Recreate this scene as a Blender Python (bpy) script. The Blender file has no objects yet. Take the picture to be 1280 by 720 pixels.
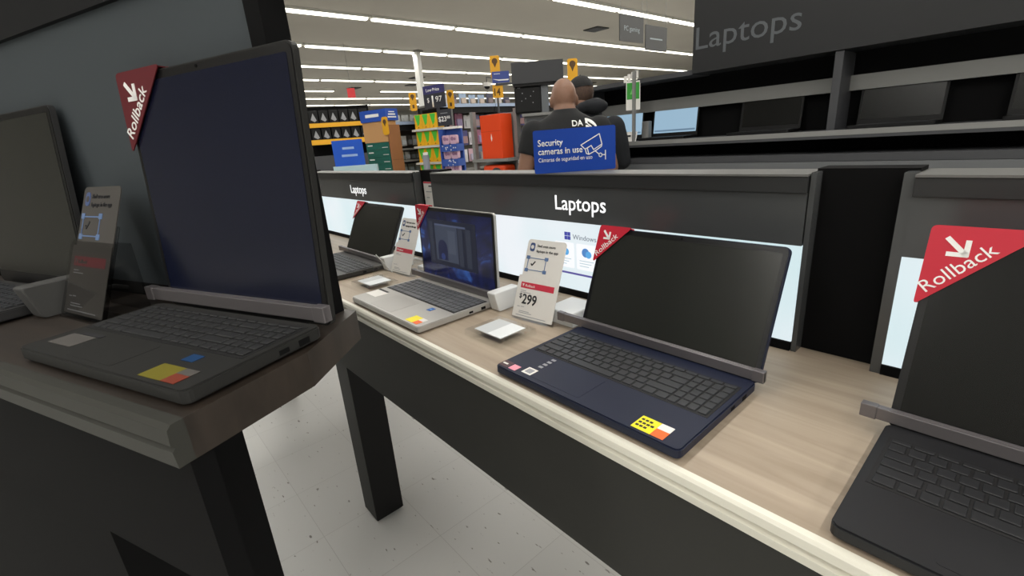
import bpy, bmesh, math, random
from mathutils import Vector, Matrix, Euler
from mathutils.bvhtree import BVHTree
random.seed(7)
R = math.radians
scene = bpy.context.scene
COL = scene.collection
EYE = 1.33                      # camera height above the floor
TOP = 0.926                     # laptop table height

# ------------------------------------------------------------------ materials
MATS = {}
def lin(c):
    return tuple(((v/255)/12.92 if v/255 <= .04045 else ((v/255+.055)/1.055)**2.4) for v in c)
def mat(name, rgb, rough=.5, metal=0, spec=.5, var=0, vscale=20, bump=0, coat=0):
    if name in MATS: return MATS[name]
    m = bpy.data.materials.new(name); m.use_nodes = True
    nt = m.node_tree; b = nt.nodes['Principled BSDF']
    c = lin(rgb)
    b.inputs['Base Color'].default_value = (*c, 1)
    b.inputs['Roughness'].default_value = rough
    b.inputs['Metallic'].default_value = metal
    b.inputs['Specular IOR Level'].default_value = spec
    b.inputs['Coat Weight'].default_value = coat
    if var or bump:
        tc = nt.nodes.new('ShaderNodeTexCoord')
        n = nt.nodes.new('ShaderNodeTexNoise'); n.inputs['Scale'].default_value = vscale; n.inputs['Detail'].default_value = 4
        nt.links.new(tc.outputs['Object'], n.inputs['Vector'])
        if var:
            r = nt.nodes.new('ShaderNodeValToRGB')
            r.color_ramp.elements[0].position = .3; r.color_ramp.elements[1].position = .7
            r.color_ramp.elements[0].color = (*[v*(1-var) for v in c], 1)
            r.color_ramp.elements[1].color = (*[min(1, v*(1+var)) for v in c], 1)
            nt.links.new(n.outputs['Fac'], r.inputs['Fac']); nt.links.new(r.outputs['Color'], b.inputs['Base Color'])
        if bump:
            bp = nt.nodes.new('ShaderNodeBump'); bp.inputs['Strength'].default_value = bump; bp.inputs['Distance'].default_value = .01
            nt.links.new(n.outputs['Fac'], bp.inputs['Height']); nt.links.new(bp.outputs['Normal'], b.inputs['Normal'])
    MATS[name] = m; return m
def emit(name, rgb, strength=1, base=(20, 20, 20)):
    if name in MATS: return MATS[name]
    m = mat(name, base, .4)
    b = m.node_tree.nodes['Principled BSDF']
    b.inputs['Emission Color'].default_value = (*lin(rgb), 1); b.inputs['Emission Strength'].default_value = strength
    return m
def acrylic(name, tint=(1, 1, 1), gl=.12):
    m = bpy.data.materials.new(name); m.use_nodes = True; nt = m.node_tree; nt.nodes.clear()
    o = nt.nodes.new('ShaderNodeOutputMaterial'); mx = nt.nodes.new('ShaderNodeMixShader')
    t = nt.nodes.new('ShaderNodeBsdfTransparent'); g = nt.nodes.new('ShaderNodeBsdfGlossy')
    t.inputs['Color'].default_value = (*tint, 1)
    g.inputs['Color'].default_value = (.9, .9, .9, 1); g.inputs['Roughness'].default_value = .08
    f = nt.nodes.new('ShaderNodeFresnel'); f.inputs['IOR'].default_value = 1.45
    a = nt.nodes.new('ShaderNodeMath'); a.operation = 'ADD'; a.use_clamp = True; a.inputs[1].default_value = gl
    ge = nt.nodes.new('ShaderNodeNewGeometry'); fr = nt.nodes.new('ShaderNodeMath'); fr.operation = 'SUBTRACT'; fr.inputs[0].default_value = 1   # no mirror on the inner side
    k = nt.nodes.new('ShaderNodeMath'); k.operation = 'MULTIPLY'
    nt.links.new(ge.outputs['Backfacing'], fr.inputs[1]); nt.links.new(fr.outputs[0], k.inputs[0])
    nt.links.new(f.outputs[0], a.inputs[0]); nt.links.new(a.outputs[0], k.inputs[1]); nt.links.new(k.outputs[0], mx.inputs[0])
    nt.links.new(t.outputs[0], mx.inputs[1]); nt.links.new(g.outputs[0], mx.inputs[2]); nt.links.new(mx.outputs[0], o.inputs[0])
    return m
def wood(name, a, b_, rough=.45):
    m = mat(name, a, rough); nt = m.node_tree; b = nt.nodes['Principled BSDF']
    tc = nt.nodes.new('ShaderNodeTexCoord'); mp = nt.nodes.new('ShaderNodeMapping')
    mp.inputs['Scale'].default_value = (1.6, 22, 6)
    n = nt.nodes.new('ShaderNodeTexNoise'); n.inputs['Scale'].default_value = 2.2; n.inputs['Detail'].default_value = 7; n.inputs['Distortion'].default_value = .6
    r = nt.nodes.new('ShaderNodeValToRGB')
    r.color_ramp.elements[0].position = .3; r.color_ramp.elements[1].position = .72
    r.color_ramp.elements[0].color = (*lin(b_), 1); r.color_ramp.elements[1].color = (*lin(a), 1)
    nt.links.new(tc.outputs['Object'], mp.inputs['Vector']); nt.links.new(mp.outputs[0], n.inputs['Vector'])
    nt.links.new(n.outputs['Fac'], r.inputs['Fac']); nt.links.new(r.outputs['Color'], b.inputs['Base Color'])
    return m
def floor_mat():
    m = mat('floor_tile', (190, 190, 187), .35); nt = m.node_tree; b = nt.nodes['Principled BSDF']
    tc = nt.nodes.new('ShaderNodeTexCoord')
    mp = nt.nodes.new('ShaderNodeMapping'); mp.inputs['Scale'].default_value = (1/.305, 1/.305, 1)
    br = nt.nodes.new('ShaderNodeTexBrick'); br.offset = 0; br.inputs['Scale'].default_value = 1
    br.inputs['Brick Width'].default_value = 1; br.inputs['Row Height'].default_value = 1
    br.inputs['Mortar Size'].default_value = .004; br.inputs['Mortar Smooth'].default_value = .3
    br.inputs['Color1'].default_value = (*lin((194, 194, 191)), 1); br.inputs['Color2'].default_value = (*lin((189, 189, 186)), 1)
    br.inputs['Mortar'].default_value = (*lin((172, 171, 168)), 1)
    nt.links.new(tc.outputs['Object'], mp.inputs['Vector']); nt.links.new(mp.outputs[0], br.inputs['Vector'])
    # scuffs: stretched noise flecks
    mp2 = nt.nodes.new('ShaderNodeMapping'); mp2.inputs['Scale'].default_value = (9, 26, 1); mp2.inputs['Rotation'].default_value = (0, 0, .7)
    n = nt.nodes.new('ShaderNodeTexNoise'); n.inputs['Scale'].default_value = 2.6; n.inputs['Detail'].default_value = 2
    nt.links.new(tc.outputs['Object'], mp2.inputs['Vector']); nt.links.new(mp2.outputs[0], n.inputs['Vector'])
    r = nt.nodes.new('ShaderNodeValToRGB'); r.color_ramp.elements[0].position = .685; r.color_ramp.elements[1].position = .74
    nt.links.new(n.outputs['Fac'], r.inputs['Fac'])
    mx = nt.nodes.new('ShaderNodeMix'); mx.data_type = 'RGBA'
    mx.inputs[7].default_value = (*lin((112, 108, 102)), 1)
    nt.links.new(r.outputs['Color'], mx.inputs[0]); nt.links.new(br.outputs['Color'], mx.inputs[6])
    n2 = nt.nodes.new('ShaderNodeTexNoise'); n2.inputs['Scale'].default_value = 3; n2.inputs['Detail'].default_value = 6
    nt.links.new(tc.outputs['Object'], n2.inputs['Vector'])
    mm = nt.nodes.new('ShaderNodeMix'); mm.data_type = 'RGBA'; mm.blend_type = 'MULTIPLY'; mm.inputs[0].default_value = .25
    nt.links.new(mx.outputs[2], mm.inputs[6]); nt.links.new(n2.outputs['Color'], mm.inputs[7])
    nt.links.new(mx.outputs[2], b.inputs['Base Color'])
    return m
def wallpaper_mat():
    """lit laptop screen: dark blue folds"""
    m = emit('blue_wallpaper', (30, 45, 110), 1, (6, 7, 12)); nt = m.node_tree; b = nt.nodes['Principled BSDF']
    b.inputs['Roughness'].default_value = .12
    tc = nt.nodes.new('ShaderNodeTexCoord')
    n = nt.nodes.new('ShaderNodeTexNoise'); n.inputs['Scale'].default_value = 13; n.inputs['Detail'].default_value = 3; n.inputs['Distortion'].default_value = 1.6
    nt.links.new(tc.outputs['Object'], n.inputs['Vector'])
    r = nt.nodes.new('ShaderNodeValToRGB'); e = r.color_ramp.elements
    e[0].position = .38; e[0].color = (*lin((14, 17, 38)), 1); e[1].position = .78; e[1].color = (*lin((48, 84, 150)), 1)
    x = e.new(.58); x.color = (*lin((20, 26, 66)), 1)
    nt.links.new(n.outputs['Fac'], r.inputs['Fac']); nt.links.new(r.outputs['Color'], b.inputs['Emission Color'])
    return m
def lightbox_mat():
    m = emit('lightbox_face', (232, 242, 246), .95, (60, 60, 60)); nt = m.node_tree; b = nt.nodes['Principled BSDF']
    tc = nt.nodes.new('ShaderNodeTexCoord'); n = nt.nodes.new('ShaderNodeTexNoise'); n.inputs['Scale'].default_value = 2.5
    nt.links.new(tc.outputs['Object'], n.inputs['Vector'])
    r = nt.nodes.new('ShaderNodeValToRGB'); e = r.color_ramp.elements
    e[0].position = .35; e[0].color = (*lin((214, 236, 240)), 1); e[1].position = .65; e[1].color = (*lin((240, 245, 250)), 1)
    nt.links.new(n.outputs['Fac'], r.inputs['Fac']); nt.links.new(r.outputs['Color'], b.inputs['Emission Color'])
    return m

WHITE = mat('white_plastic', (226, 227, 226), .4)
TRIM = mat('cream_trim', (222, 219, 206), .4)
OAK = wood('oak_laminate', (174, 159, 141), (150, 135, 117))
DIMOAK = wood('dimmed_oak', (54, 46, 40), (38, 32, 27))  # table wood with dimming painted into both tones
CHAR = mat('charcoal_laminate', (48, 48, 45), .6, spec=.3, var=.06, vscale=6)
BLACK = mat('black_satin', (14, 14, 15), .5, spec=.3)
MATTE = mat('black_matte', (10, 10, 11), .85, spec=.15)
GLOSS = mat('black_gloss', (74, 76, 77), .25, spec=.6)
RED = mat('flag_red', (192, 22, 48), .5)
LETTER = mat('white_ink', (238, 238, 236), .6)
SILVER = mat('silver_laptop', (176, 174, 170), .38, metal=.35)
NAVY = mat('navy_laptop', (19, 26, 48), .45, spec=.35)
DARKLAP = mat('charcoal_laptop', (58, 57, 56), .42, metal=.3)
BEZEL = mat('bezel_black', (16, 16, 17), .35)
SCREEN = mat('screen_off', (40, 41, 38), .22, spec=.5)
KEYGREY = mat('grey_keycap', (88, 90, 94), .5)
KEYDARK = mat('dark_keycap', (40, 42, 46), .45)
WELL = mat('key_well', (14, 14, 16), .6)
BRACKET = mat('grey_bracket', (116, 112, 114), .35, metal=.5)
ACRY = acrylic('clear_acrylic', gl=-.035); ACRYEDGE = acrylic('acrylic_block', (.96, .97, .97), .04)
CARD = mat('white_card', (228, 225, 220), .6)
DIMCARD = mat('dimmed_label', (80, 77, 74), .7)  # white card, its dimming put into the colour
PRICERED = mat('price_red', (206, 52, 74), .6)
INK = mat('black_ink', (34, 34, 38), .6)
GREYINK = mat('grey_ink', (150, 152, 156), .6)
BLUEINK = mat('blue_ink', (92, 118, 160), .6)
BLUE = mat('sign_blue', (8, 62, 160), .55, spec=.3)
YELLOW = mat('marker_yellow', (226, 166, 28), .5)
ORANGE = mat('orange_box', (222, 66, 10), .5)
GREYFIX = mat('grey_fixture', (128, 128, 126), .5)
DKFIX = mat('dark_fixture', (62, 63, 66), .5)
SKIN = mat('skin_tan', (132, 97, 78), .55, var=.06, vscale=30)
SHIRT = mat('black_cotton', (13, 14, 16), .85, bump=.15, vscale=60)
HOOD = mat('charcoal_fleece', (20, 23, 28), .9, bump=.2, vscale=60)
DENIM = mat('dark_denim', (34, 38, 50), .85, bump=.1, vscale=80)
CAPM = mat('black_cap_cloth', (14, 14, 16), .8)
HAIR = mat('short_hair', (74, 56, 46), .8, var=.2, vscale=90)

# ------------------------------------------------------------------ mesh helpers
def bx(bm, x0, x1, y0, y1, z0, z1, bev=0, seg=2, M=None):
    r = bmesh.ops.create_cube(bm, size=1)
    v = r['verts']
    for q in v:
        q.co = Vector(((x0+x1)/2+q.co.x*(x1-x0), (y0+y1)/2+q.co.y*(y1-y0), (z0+z1)/2+q.co.z*(z1-z0)))
    if bev:
        es = list({e for q in v for e in q.link_edges})
        r2 = bmesh.ops.bevel(bm, geom=es, offset=bev, segments=seg, affect='EDGES', profile=.5)
        v = list({q for f in r2['faces'] for q in f.verts} | {q for q in v if q.is_valid})
    if M is not None:
        for q in v: q.co = M @ q.co
    return v
def prism(bm, pts, axis, a, b, M=None):
    """extrude a 2-D outline; axis 'x': pts=(y,z); 'y': pts=(x,z); 'z': pts=(x,y)"""
    def P(u, w, t):
        p = {'x': (t, u, w), 'y': (u, t, w), 'z': (u, w, t)}[axis]
        return (M @ Vector(p)) if M is not None else Vector(p)
    A = [bm.verts.new(P(u, w, a)) for u, w in pts]; B = [bm.verts.new(P(u, w, b)) for u, w in pts]
    n = len(pts)
    fs = [bm.faces.new(A), bm.faces.new(B[::-1])]
    for i in range(n): fs.append(bm.faces.new((A[i], B[i], B[(i+1) % n], A[(i+1) % n])))
    bmesh.ops.recalc_face_normals(bm, faces=fs)
def rrect(x0, x1, y0, y1, r, n=4):
    out = []
    for cx, cy, a0 in ((x1-r, y1-r, 0), (x0+r, y1-r, 90), (x0+r, y0+r, 180), (x1-r, y0+r, 270)):
        for i in range(n+1):
            a = R(a0+90*i/n); out.append((cx+r*math.cos(a), cy+r*math.sin(a)))
    return out
def rpoly(pts, r, n=5):
    """round the corners of a convex outline"""
    out = []; k = len(pts)
    for i in range(k):
        p = Vector(pts[i]); a = (Vector(pts[i-1])-p).normalized(); b = (Vector(pts[(i+1) % k])-p).normalized()
        s = p+a*r; e = p+b*r
        for j in range(n+1):
            t = j/n; out.append(tuple((1-t)**2*s+2*t*(1-t)*p+t*t*e))
    return out
def circ(cx, cy, r, n=20, a0=0, a1=360):
    full = abs(a1-a0) >= 360
    return [(cx+r*math.cos(R(a0+(a1-a0)*i/(n if full else n-1))), cy+r*math.sin(R(a0+(a1-a0)*i/(n if full else n-1)))) for i in range(n)]
def loft(bm, rings, seg=16, cap=True):
    """rings: (centre, rx, ry, tilt-matrix or None)"""
    prev = None; first = None
    for c, rx, ry, m in rings:
        vs = []
        for i in range(seg):
            a = 2*math.pi*i/seg; p = Vector((rx*math.cos(a), ry*math.sin(a), 0))
            if m is not None: p = m @ p
            vs.append(bm.verts.new(Vector(c)+p))
        if prev:
            for i in range(seg): bm.faces.new((prev[i], prev[(i+1) % seg], vs[(i+1) % seg], vs[i]))
        else: first = vs
        prev = vs
    if cap: bm.faces.new(first[::-1]); bm.faces.new(prev)
def tube(bm, pts, rad, seg=10):
    pts = [Vector(p) for p in pts]; rings = []
    if not isinstance(rad, (list, tuple)): rad = [rad]*len(pts)
    for i, p in enumerate(pts):
        d = (pts[min(i+1, len(pts)-1)]-pts[max(i-1, 0)]).normalized()
        rings.append((p, rad[i], rad[i], d.to_track_quat('Z', 'Y').to_matrix()))
    loft(bm, rings, seg)
def ball(bm, c, rx, ry, rz, u=20, v=14):
    r = bmesh.ops.create_uvsphere(bm, u_segments=u, v_segments=v, radius=1)
    for q in r['verts']: q.co = Vector((c[0]+q.co.x*rx, c[1]+q.co.y*ry, c[2]+q.co.z*rz))
    return r['verts']
def link(name, bm, m, parent=None, smooth=False, loc=None):
    me = bpy.data.meshes.new(name); bm.normal_update(); bm.to_mesh(me); bm.free()
    if smooth:
        for p in me.polygons: p.use_smooth = True
    me.materials.append(m)
    o = bpy.data.objects.new(name, me); COL.objects.link(o)
    if parent is not None: o.parent = parent
    if loc is not None: o.location = loc
    return o
def B(name, m, parent, *boxes, bev=0, M=None):
    bm = bmesh.new()
    for b in boxes: bx(bm, *b, bev=bev, M=M)
    return link(name, bm, m, parent)
def PR(name, m, parent, pts, axis, a, b, M=None):
    bm = bmesh.new(); prism(bm, pts, axis, a, b, M); return link(name, bm, m, parent)
def tag(o, label, cat, group=None):
    o['label'] = label; o['category'] = cat
    if group: o['group'] = group
    return o
def thing(name, label, cat, loc=(0, 0, 0), rz=0, group=None):
    o = bpy.data.objects.new(name, None); COL.objects.link(o)
    o.location = loc; o.rotation_euler = (0, 0, rz); o.empty_display_size = .05
    return tag(o, label, cat, group)
def struct(o):
    o['kind'] = 'structure'; return o
def dup(root, loc=None, rz=None, label=None, group=None):
    r = root.copy(); COL.objects.link(r)
    if loc is not None: r.location = loc
    if rz is not None: r.rotation_euler = (0, 0, rz)
    if label: r['label'] = label
    if group: r['group'] = group
    for ch in list(root.children):
        c = ch.copy(); COL.objects.link(c); c.parent = r
        for g in list(ch.children):
            d = g.copy(); COL.objects.link(d); d.parent = c
    return r
def text(name, s, m, parent, x, z, h=None, w=None, y=0, M=None, depth=.0006, align='LEFT', shear=0, bold=0):
    """lettering in the local XZ plane, front towards -Y; (x, z) is its lower left; h = size of a capital"""
    cu = bpy.data.curves.new('t', 'FONT'); cu.body = s; cu.extrude = 0; cu.shear = shear; cu.offset = bold; cu.resolution_u = 3
    o = bpy.data.objects.new('t', cu); COL.objects.link(o)
    dg = bpy.context.evaluated_depsgraph_get(); dg.update()
    me = bpy.data.meshes.new_from_object(o.evaluated_get(dg))
    bpy.data.objects.remove(o); bpy.data.curves.remove(cu)
    bm = bmesh.new(); bm.from_mesh(me); bpy.data.meshes.remove(me)
    xs = [v.co.x for v in bm.verts]; x0, x1 = min(xs), max(xs)
    sy = (h/.69) if h else w/(x1-x0)
    sx = (w/(x1-x0)) if w else sy
    W = (x1-x0)*sx
    off = x if align == 'LEFT' else x-W/2
    geom = bmesh.ops.extrude_face_region(bm, geom=list(bm.faces))
    ex = {e for e in geom['geom'] if isinstance(e, bmesh.types.BMVert)}
    for v in bm.verts:
        p = Vector((off+(v.co.x-x0)*sx, y-(depth if v in ex else 0), z+v.co.y*sy))
        v.co = M @ p if M is not None else p
    bmesh.ops.recalc_face_normals(bm, faces=list(bm.faces))
    return link(name, bm, m, parent)

# ------------------------------------------------------------------ laptops
ROWS = [([1.15]*16, .55), ([1]*13+[2]+[.86]*4, 1), ([1.5]+[1]*12+[1.5]+[.86]*4, 1), ([1.8]+[1]*11+[2.2]+[.86]*4, 1),
        ([2.3]+[1]*10+[2.7]+[.86]*4, 1), ([1.2, 1, 1, 1.1, 5.2, 1.1, 1, 1, 1.2, 1.2]+[.86]*4, 1)]
def keys_for(x0, x1, y0, y1):
    tot = sum(r[1] for r in ROWS); y = y1; out = []
    for ws, hh in ROWS:
        dy = (y1-y0)*hh/tot; k = (x1-x0)/sum(ws); x = x0
        for w in ws:
            out.append((x, x+w*k, y-dy, y)); x += w*k
        y -= dy
    return out
def laptop(label, loc, W, D, body, keym, lid_y, tilt, lid_h, screen, kb, pad, T=.018, rz=0, split_keys=True, name='laptop', group='laptops on the display tables', lidm=None):
    """local: x 0..W, front edge y = 0, table z = 0; kb / pad = (x0, x1, y0, y1)"""
    t = thing(name, label, 'laptop', loc, rz, group)
    bm = bmesh.new()
    prism(bm, rrect(0, W, 0, D, .009), 'z', .0035, T)
    es = [e for e in bm.edges if abs(e.verts[0].co.z-e.verts[1].co.z) < 1e-6]
    bmesh.ops.bevel(bm, geom=es, offset=.0018, segments=2, affect='EDGES')
    link('base', bm, body, t)
    bm = bmesh.new()
    for fx in (.05, W-.05):
        for fy in (.03, D-.04): bx(bm, fx-.02, fx+.02, fy-.006, fy+.006, 0, .004)
    link('rubber_feet', bm, MATTE, t)
    k = B('keyboard', WELL, t, (kb[0]-.003, kb[1]+.003, kb[2]-.003, kb[3]+.003, T-.0005, T+.0004))
    ks = keys_for(*kb); g = .0014; one = bmesh.new()
    for a, b_, c, d in ks:
        bm = bmesh.new() if split_keys else one
        bx(bm, a+g, b_-g, c+g, d-g, T, T+.0022, bev=.0008, seg=1)
        if split_keys: link('key', bm, keym, k)
    if split_keys: one.free()
    else: link('keycaps', one, keym, k)
    PR('touchpad', body if body is not SILVER else mat('silver_touchpad', (168, 166, 162), .3, metal=.35), t, rrect(*pad, .004), 'z', T-.0005, T+.0003)
    B('port', MATTE, t, (W-.0005, W+.0003, D*.62, D*.62+.012, .007, .012), (W-.0005, W+.0003, D*.78, D*.78+.014, .006, .013))
    # lid, hinged at y = lid_y, leaning back by tilt
    M = Matrix.Translation((0, lid_y, .011)) @ Matrix.Rotation(-tilt, 4, 'X')
    bm = bmesh.new(); prism(bm, rrect(0, W, 0, lid_h, .009), 'y', 0, .007, M)
    lid = link('lid', bm, lidm or body, t)
    PR('bezel', BEZEL, lid, rrect(.002, W-.002, .002, lid_h-.002, .008), 'y', -.0012, .0005, M)
    PR('screen', screen, lid, rrect(.009, W-.009, .022, lid_h-.011, .002), 'y', -.0018, -.0004, M)
    bm = bmesh.new(); tube(bm, [M @ Vector((.05, .004, -.004)), M @ Vector((W-.05, .004, -.004))], .0065); link('hinge', bm, BEZEL, t)
    PR('webcam', MATTE, lid, circ(W/2, lid_h-.006, .0018, 12), 'y', -.0021, -.0008, M)
    return t, M, lid
def flag(label, lt, W, M, lid_h, size=.078, name='corner_flag', redm=None):
    """red paper corner slipped over the upper left corner of a lid"""
    f = thing(name, label, 'corner flag', lt.location, lt.rotation_euler.z, 'red corner flags on the laptop lids')
    o = .004; a = (-o, lid_h+o)
    pts = rpoly([a, (-o, lid_h+o-size*1.02), (-o+size, lid_h+o)], .007)
    bm = bmesh.new(); prism(bm, pts, 'y', -.0052, -.0040, M); prism(bm, pts, 'y', .0078, .0088, M)
    bx(bm, -o, -o+.0014, -.005, .0085, lid_h+o-size*.9, lid_h+o-.008, M=M); bx(bm, -o+.008, -o+size*.9, -.005, .0085, lid_h+o-.0014, lid_h+o, M=M)
    link('paper', bm, redm or RED, f)
    s = size/.078
    def stroke(bm, p, q, w=.0021*s):
        p, q = Vector(p), Vector(q); d = (q-p).normalized(); n = Vector((-d.y, d.x))*w
        prism(bm, [tuple(p-n), tuple(q-n), tuple(q+n), tuple(p+n)], 'y', -.0060, -.0050, M)
    bm = bmesh.new(); cx, cz = -o+.021*s, lid_h+o-.019*s; e = .0078*s
    stroke(bm, (cx-e, cz+e), (cx+e, cz-e)); stroke(bm, (cx+e*1.2, cz-e), (cx-e*.8, cz-e)); stroke(bm, (cx+e, cz-e*1.2), (cx+e, cz+e*.8))
    link('arrow', bm, LETTER, f)
    T2 = M @ Matrix.Translation((-o+.0075*s, 0, lid_h+o-.066*s)) @ Matrix.Rotation(R(-46), 4, 'Y')
    text('lettering', 'Rollback', LETTER, f, 0, 0, h=.0118*s, w=.062*s, y=-.0053, M=T2)
    return f
def bracket(label, loc, rz, x0, x1, y, z0, z1):
    """clear grey security bar clamped across the hinge of a laptop"""
    t = thing('security_bracket', label, 'security bracket', loc, rz, 'security brackets across the laptop hinges')
    B('bar', BRACKET, t, (x0, x1, y-.012, y-.006, z0, z1), bev=.001)
    B('top_flange', BRACKET, t, (x0+.004, x1-.004, y-.006, y-.0015, z1-.003, z1), bev=.0008)
    for hx in (x0, x1-.018): B('hook', BRACKET, t, (hx, hx+.018, y-.013, y-.0015, z0-.001, z1+.001), bev=.001)
    return t
TILT = .39
def price_stand(label, loc, rz, price, card=CARD, group='price stands between the laptops', clear=ACRY, lip=False, dim=False):
    """leaning acrylic easel; local: lower edge centred on the origin, leaning back towards +Y"""
    t = thing('price_stand', label, 'price stand', loc, rz, group)
    W = .121; h1 = .103; h2 = .086
    M = Matrix.Translation((0, 0, .003)) @ Matrix.Rotation(-TILT, 4, 'X')
    bm = bmesh.new(); prism(bm, rrect(-W/2-.004, W/2+.004, 0, h1+.006, .004), 'y', -.0022, -.0012, M)
    prism(bm, rrect(-W/2-.004, W/2+.004, 0, h1+.03, .004), 'y', .002, .0035, M)
    bx(bm, -W/2-.004, W/2+.004, -.004, .03, .0, .003)
    link('acrylic_holder', bm, clear, t)
    B('rear_foot', clear, t, (-W/2, W/2, .058, .061, 0, .1))
    lo = PR('price_card', card, t, rrect(-W/2+.001, W/2-.001, .004, h1, .002), 'y', -.0008, .0002, M)
    up = PR('info_card', card, t, rrect(-W/2+.008, W/2-.002, h1-.01, h1+h2, .008), 'y', .0005, .0016, M)
    redm = PRICERED if not dim else mat('dimmed_price_red', (120, 38, 48), .7)  # dim: the red is darkened in its colour
    ink = INK
    PR('red_band', redm, lo, [(-W/2+.012, .073), (W/2-.012, .073), (W/2-.012, .087), (-W/2+.012, .087)], 'y', -.0011, -.0006, M)
    text('band_lettering', 'Rollback', card, lo, -W/2+.026, .0768, h=.0058, y=-.0009, M=M)
    bm = bmesh.new(); a, b_ = -W/2+.019, .080
    prism(bm, [(a-.003, b_+.003), (a+.003, b_+.003), (a, b_-.004)], 'y', -.0015, -.0010, M); link('band_arrow', bm, card, lo)
    if price:
        text('dollar_sign', '$', ink, lo, -W/2+.013, .049, h=.011, y=-.0007, M=M, bold=.015)
        text('price_numerals', price, ink, lo, -W/2+.023, .037, h=.0225, w=.043, y=-.0007, M=M, bold=.02)
    bm = bmesh.new()
    for z, x0, x1 in ((.066, -W/2+.014, -W/2+.03), (.062, -W/2+.014, -W/2+.045), (.028, -W/2+.012, -W/2+.02), (.0285, -W/2+.023, -W/2+.033), (.018, -W/2+.02, -W/2+.05), (.0145, -W/2+.02, -W/2+.058), (.008, -W/2+.012, W/2-.02)):
        prism(bm, [(x0, z), (x1, z), (x1, z+.0014), (x0, z+.0014)], 'y', -.0011, -.0006, M)
    link('small_print', bm, GREYINK, lo)
    # upper card: app badge, two lines of writing, a ticked frame
    PR('app_badge', mat('badge_blue', (66, 84, 128), .6), up, rrect(-W/2+.017, -W/2+.031, h1+.058, h1+.078, .005), 'y', -.0001, .0007, M)
    PR('badge_ring', card, up, circ(-W/2+.024, h1+.068, .0045, 16), 'y', -.0004, .0003, M)
    text('heading', 'Find even more', ink, up, -W/2+.038, h1+.069, h=.0062, w=.052, y=.0003, M=M)
    text('heading', 'laptops in the app', ink, up, -W/2+.038, h1+.057, h=.0062, w=.062, y=.0003, M=M)
    bm = bmesh.new(); fx0, fx1, fz0, fz1 = -W/2+.017, -W/2+.071, h1+.013, h1+.043
    for q in ((fx0, fx1, fz0, fz0+.0018), (fx0, fx1, fz1-.0018, fz1), (fx0, fx0+.0018, fz0, fz1), (fx1-.0018, fx1, fz0, fz1)):
        prism(bm, [(q[0], q[2]), (q[1], q[2]), (q[1], q[3]), (q[0], q[3])], 'y', -.0001, .0007, M)
    for cx in (fx0, fx1):
        for cz in (fz0, fz1): prism(bm, rrect(cx-.005, cx+.005, cz-.004, cz+.004, .001), 'y', -.0002, .0006, M)
    link('shelf_drawing', bm, BLUEINK, up)
    bm = bmesh.new()
    for p, q in (((fx0+.011, fz0+.016), (fx0+.015, fz0+.012)), ((fx0+.015, fz0+.012), (fx0+.023, fz0+.022))):
        p, q = Vector(p), Vector(q); d = (q-p).normalized(); n = Vector((-d.y, d.x))*.0014
        prism(bm, [tuple(p-n), tuple(q-n), tuple(q+n), tuple(p+n)], 'y', -.0003, .0006, M)
    link('tick', bm, ink, up)
    if lip:
        bm = bmesh.new(); prism(bm, [(-.075, 0), (.0, 0), (-.05, .075)], 'x', -W/2+.01, -W/2+.013); link('clear_gusset', bm, ACRYEDGE, t)
        bm = bmesh.new(); tube(bm, [(-W/2+.0115, -.0, .002), (-W/2+.0115, -.05, .075)], .0016, 6); link('gusset_edge', bm, WHITE, t)
    return t
def puck(label, loc, rz, group='clear acrylic blocks on the table'):
    t = thing('acrylic_block', label, 'acrylic block', loc, rz, group)
    bm = bmesh.new(); bx(bm, -.062, .062, -.051, .051, 0, .014, bev=.0008, seg=1); link('block', bm, ACRYEDGE, t)
    B('insert', mat('pale_insert', (206, 210, 212), .25), t, (-.044, .044, -.036, .036, .0145, .0155))
    B('reflective_sheet', mat('white_insert', (236, 240, 242), .2), t, (.0, .0435, -.0355, .0355, .0156, .016))
    return t
def pod(label, loc, rz=0, L=.1):
    """white alarm pod clipped beside a laptop"""
    t = thing('alarm_pod', label, 'alarm pod', loc, rz, 'white alarm pods beside the laptops')
    bm = bmesh.new(); prism(bm, rpoly([(0, 0), (L, 0), (L, .05), (.0-.012, .05)], .006), 'x', 0, .03)
    es = [e for e in bm.edges]; bmesh.ops.bevel(bm, geom=es, offset=.0015, segments=1, affect='EDGES')
    link('housing', bm, WHITE, t)
    B('clip', WHITE, t, (-.012, .002, .01, .03, .03, .044), bev=.002)
    bm = bmesh.new(); tube(bm, [(.015, L-.003, .02), (.015, L+.02, .018), (.012, L+.05, .005)], .0035, 8); link('cable', bm, WHITE, t)
    return t

# ------------------------------------------------------------------ the setting
FL = struct(B('floor', floor_mat(), None, (-42, 12, -10, 34, -.1, 0)))
CEILZ = 4.62
CM = mat('ceiling_paint', (152, 147, 138), .8, var=.04, vscale=.4)
struct(B('ceiling', CM, None, (-42, 12, -10, 34, CEILZ, CEILZ+.1)))
WM = mat('wall_paint', (168, 166, 160), .8)
struct(B('wall_left', WM, None, (-42.2, -42, -10, 34, 0, CEILZ)))
struct(B('wall_back', WM, None, (-42, 12, 34, 34.2, 0, CEILZ)))
struct(B('wall_right', WM, None, (12, 12.2, -10, 34, 0, CEILZ)))
struct(B('wall_front', WM, None, (-42, 12, -10.2, -10, 0, CEILZ)))
TUBE = emit('tube_glow', (255, 252, 236), 3.2, (230, 230, 225)); HOUSE = mat('light_housing', (196, 195, 188), .5)
ROWX = [1.8, -1.8, -5.4, -8.9, -12.4, -16.07, -19.6, -23.0, -26.9, -30.5, -34.7]
ORD = ['nearest', 'second', 'third', 'fourth', 'fifth', 'sixth', 'seventh', 'eighth', 'ninth']
proto = None
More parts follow.
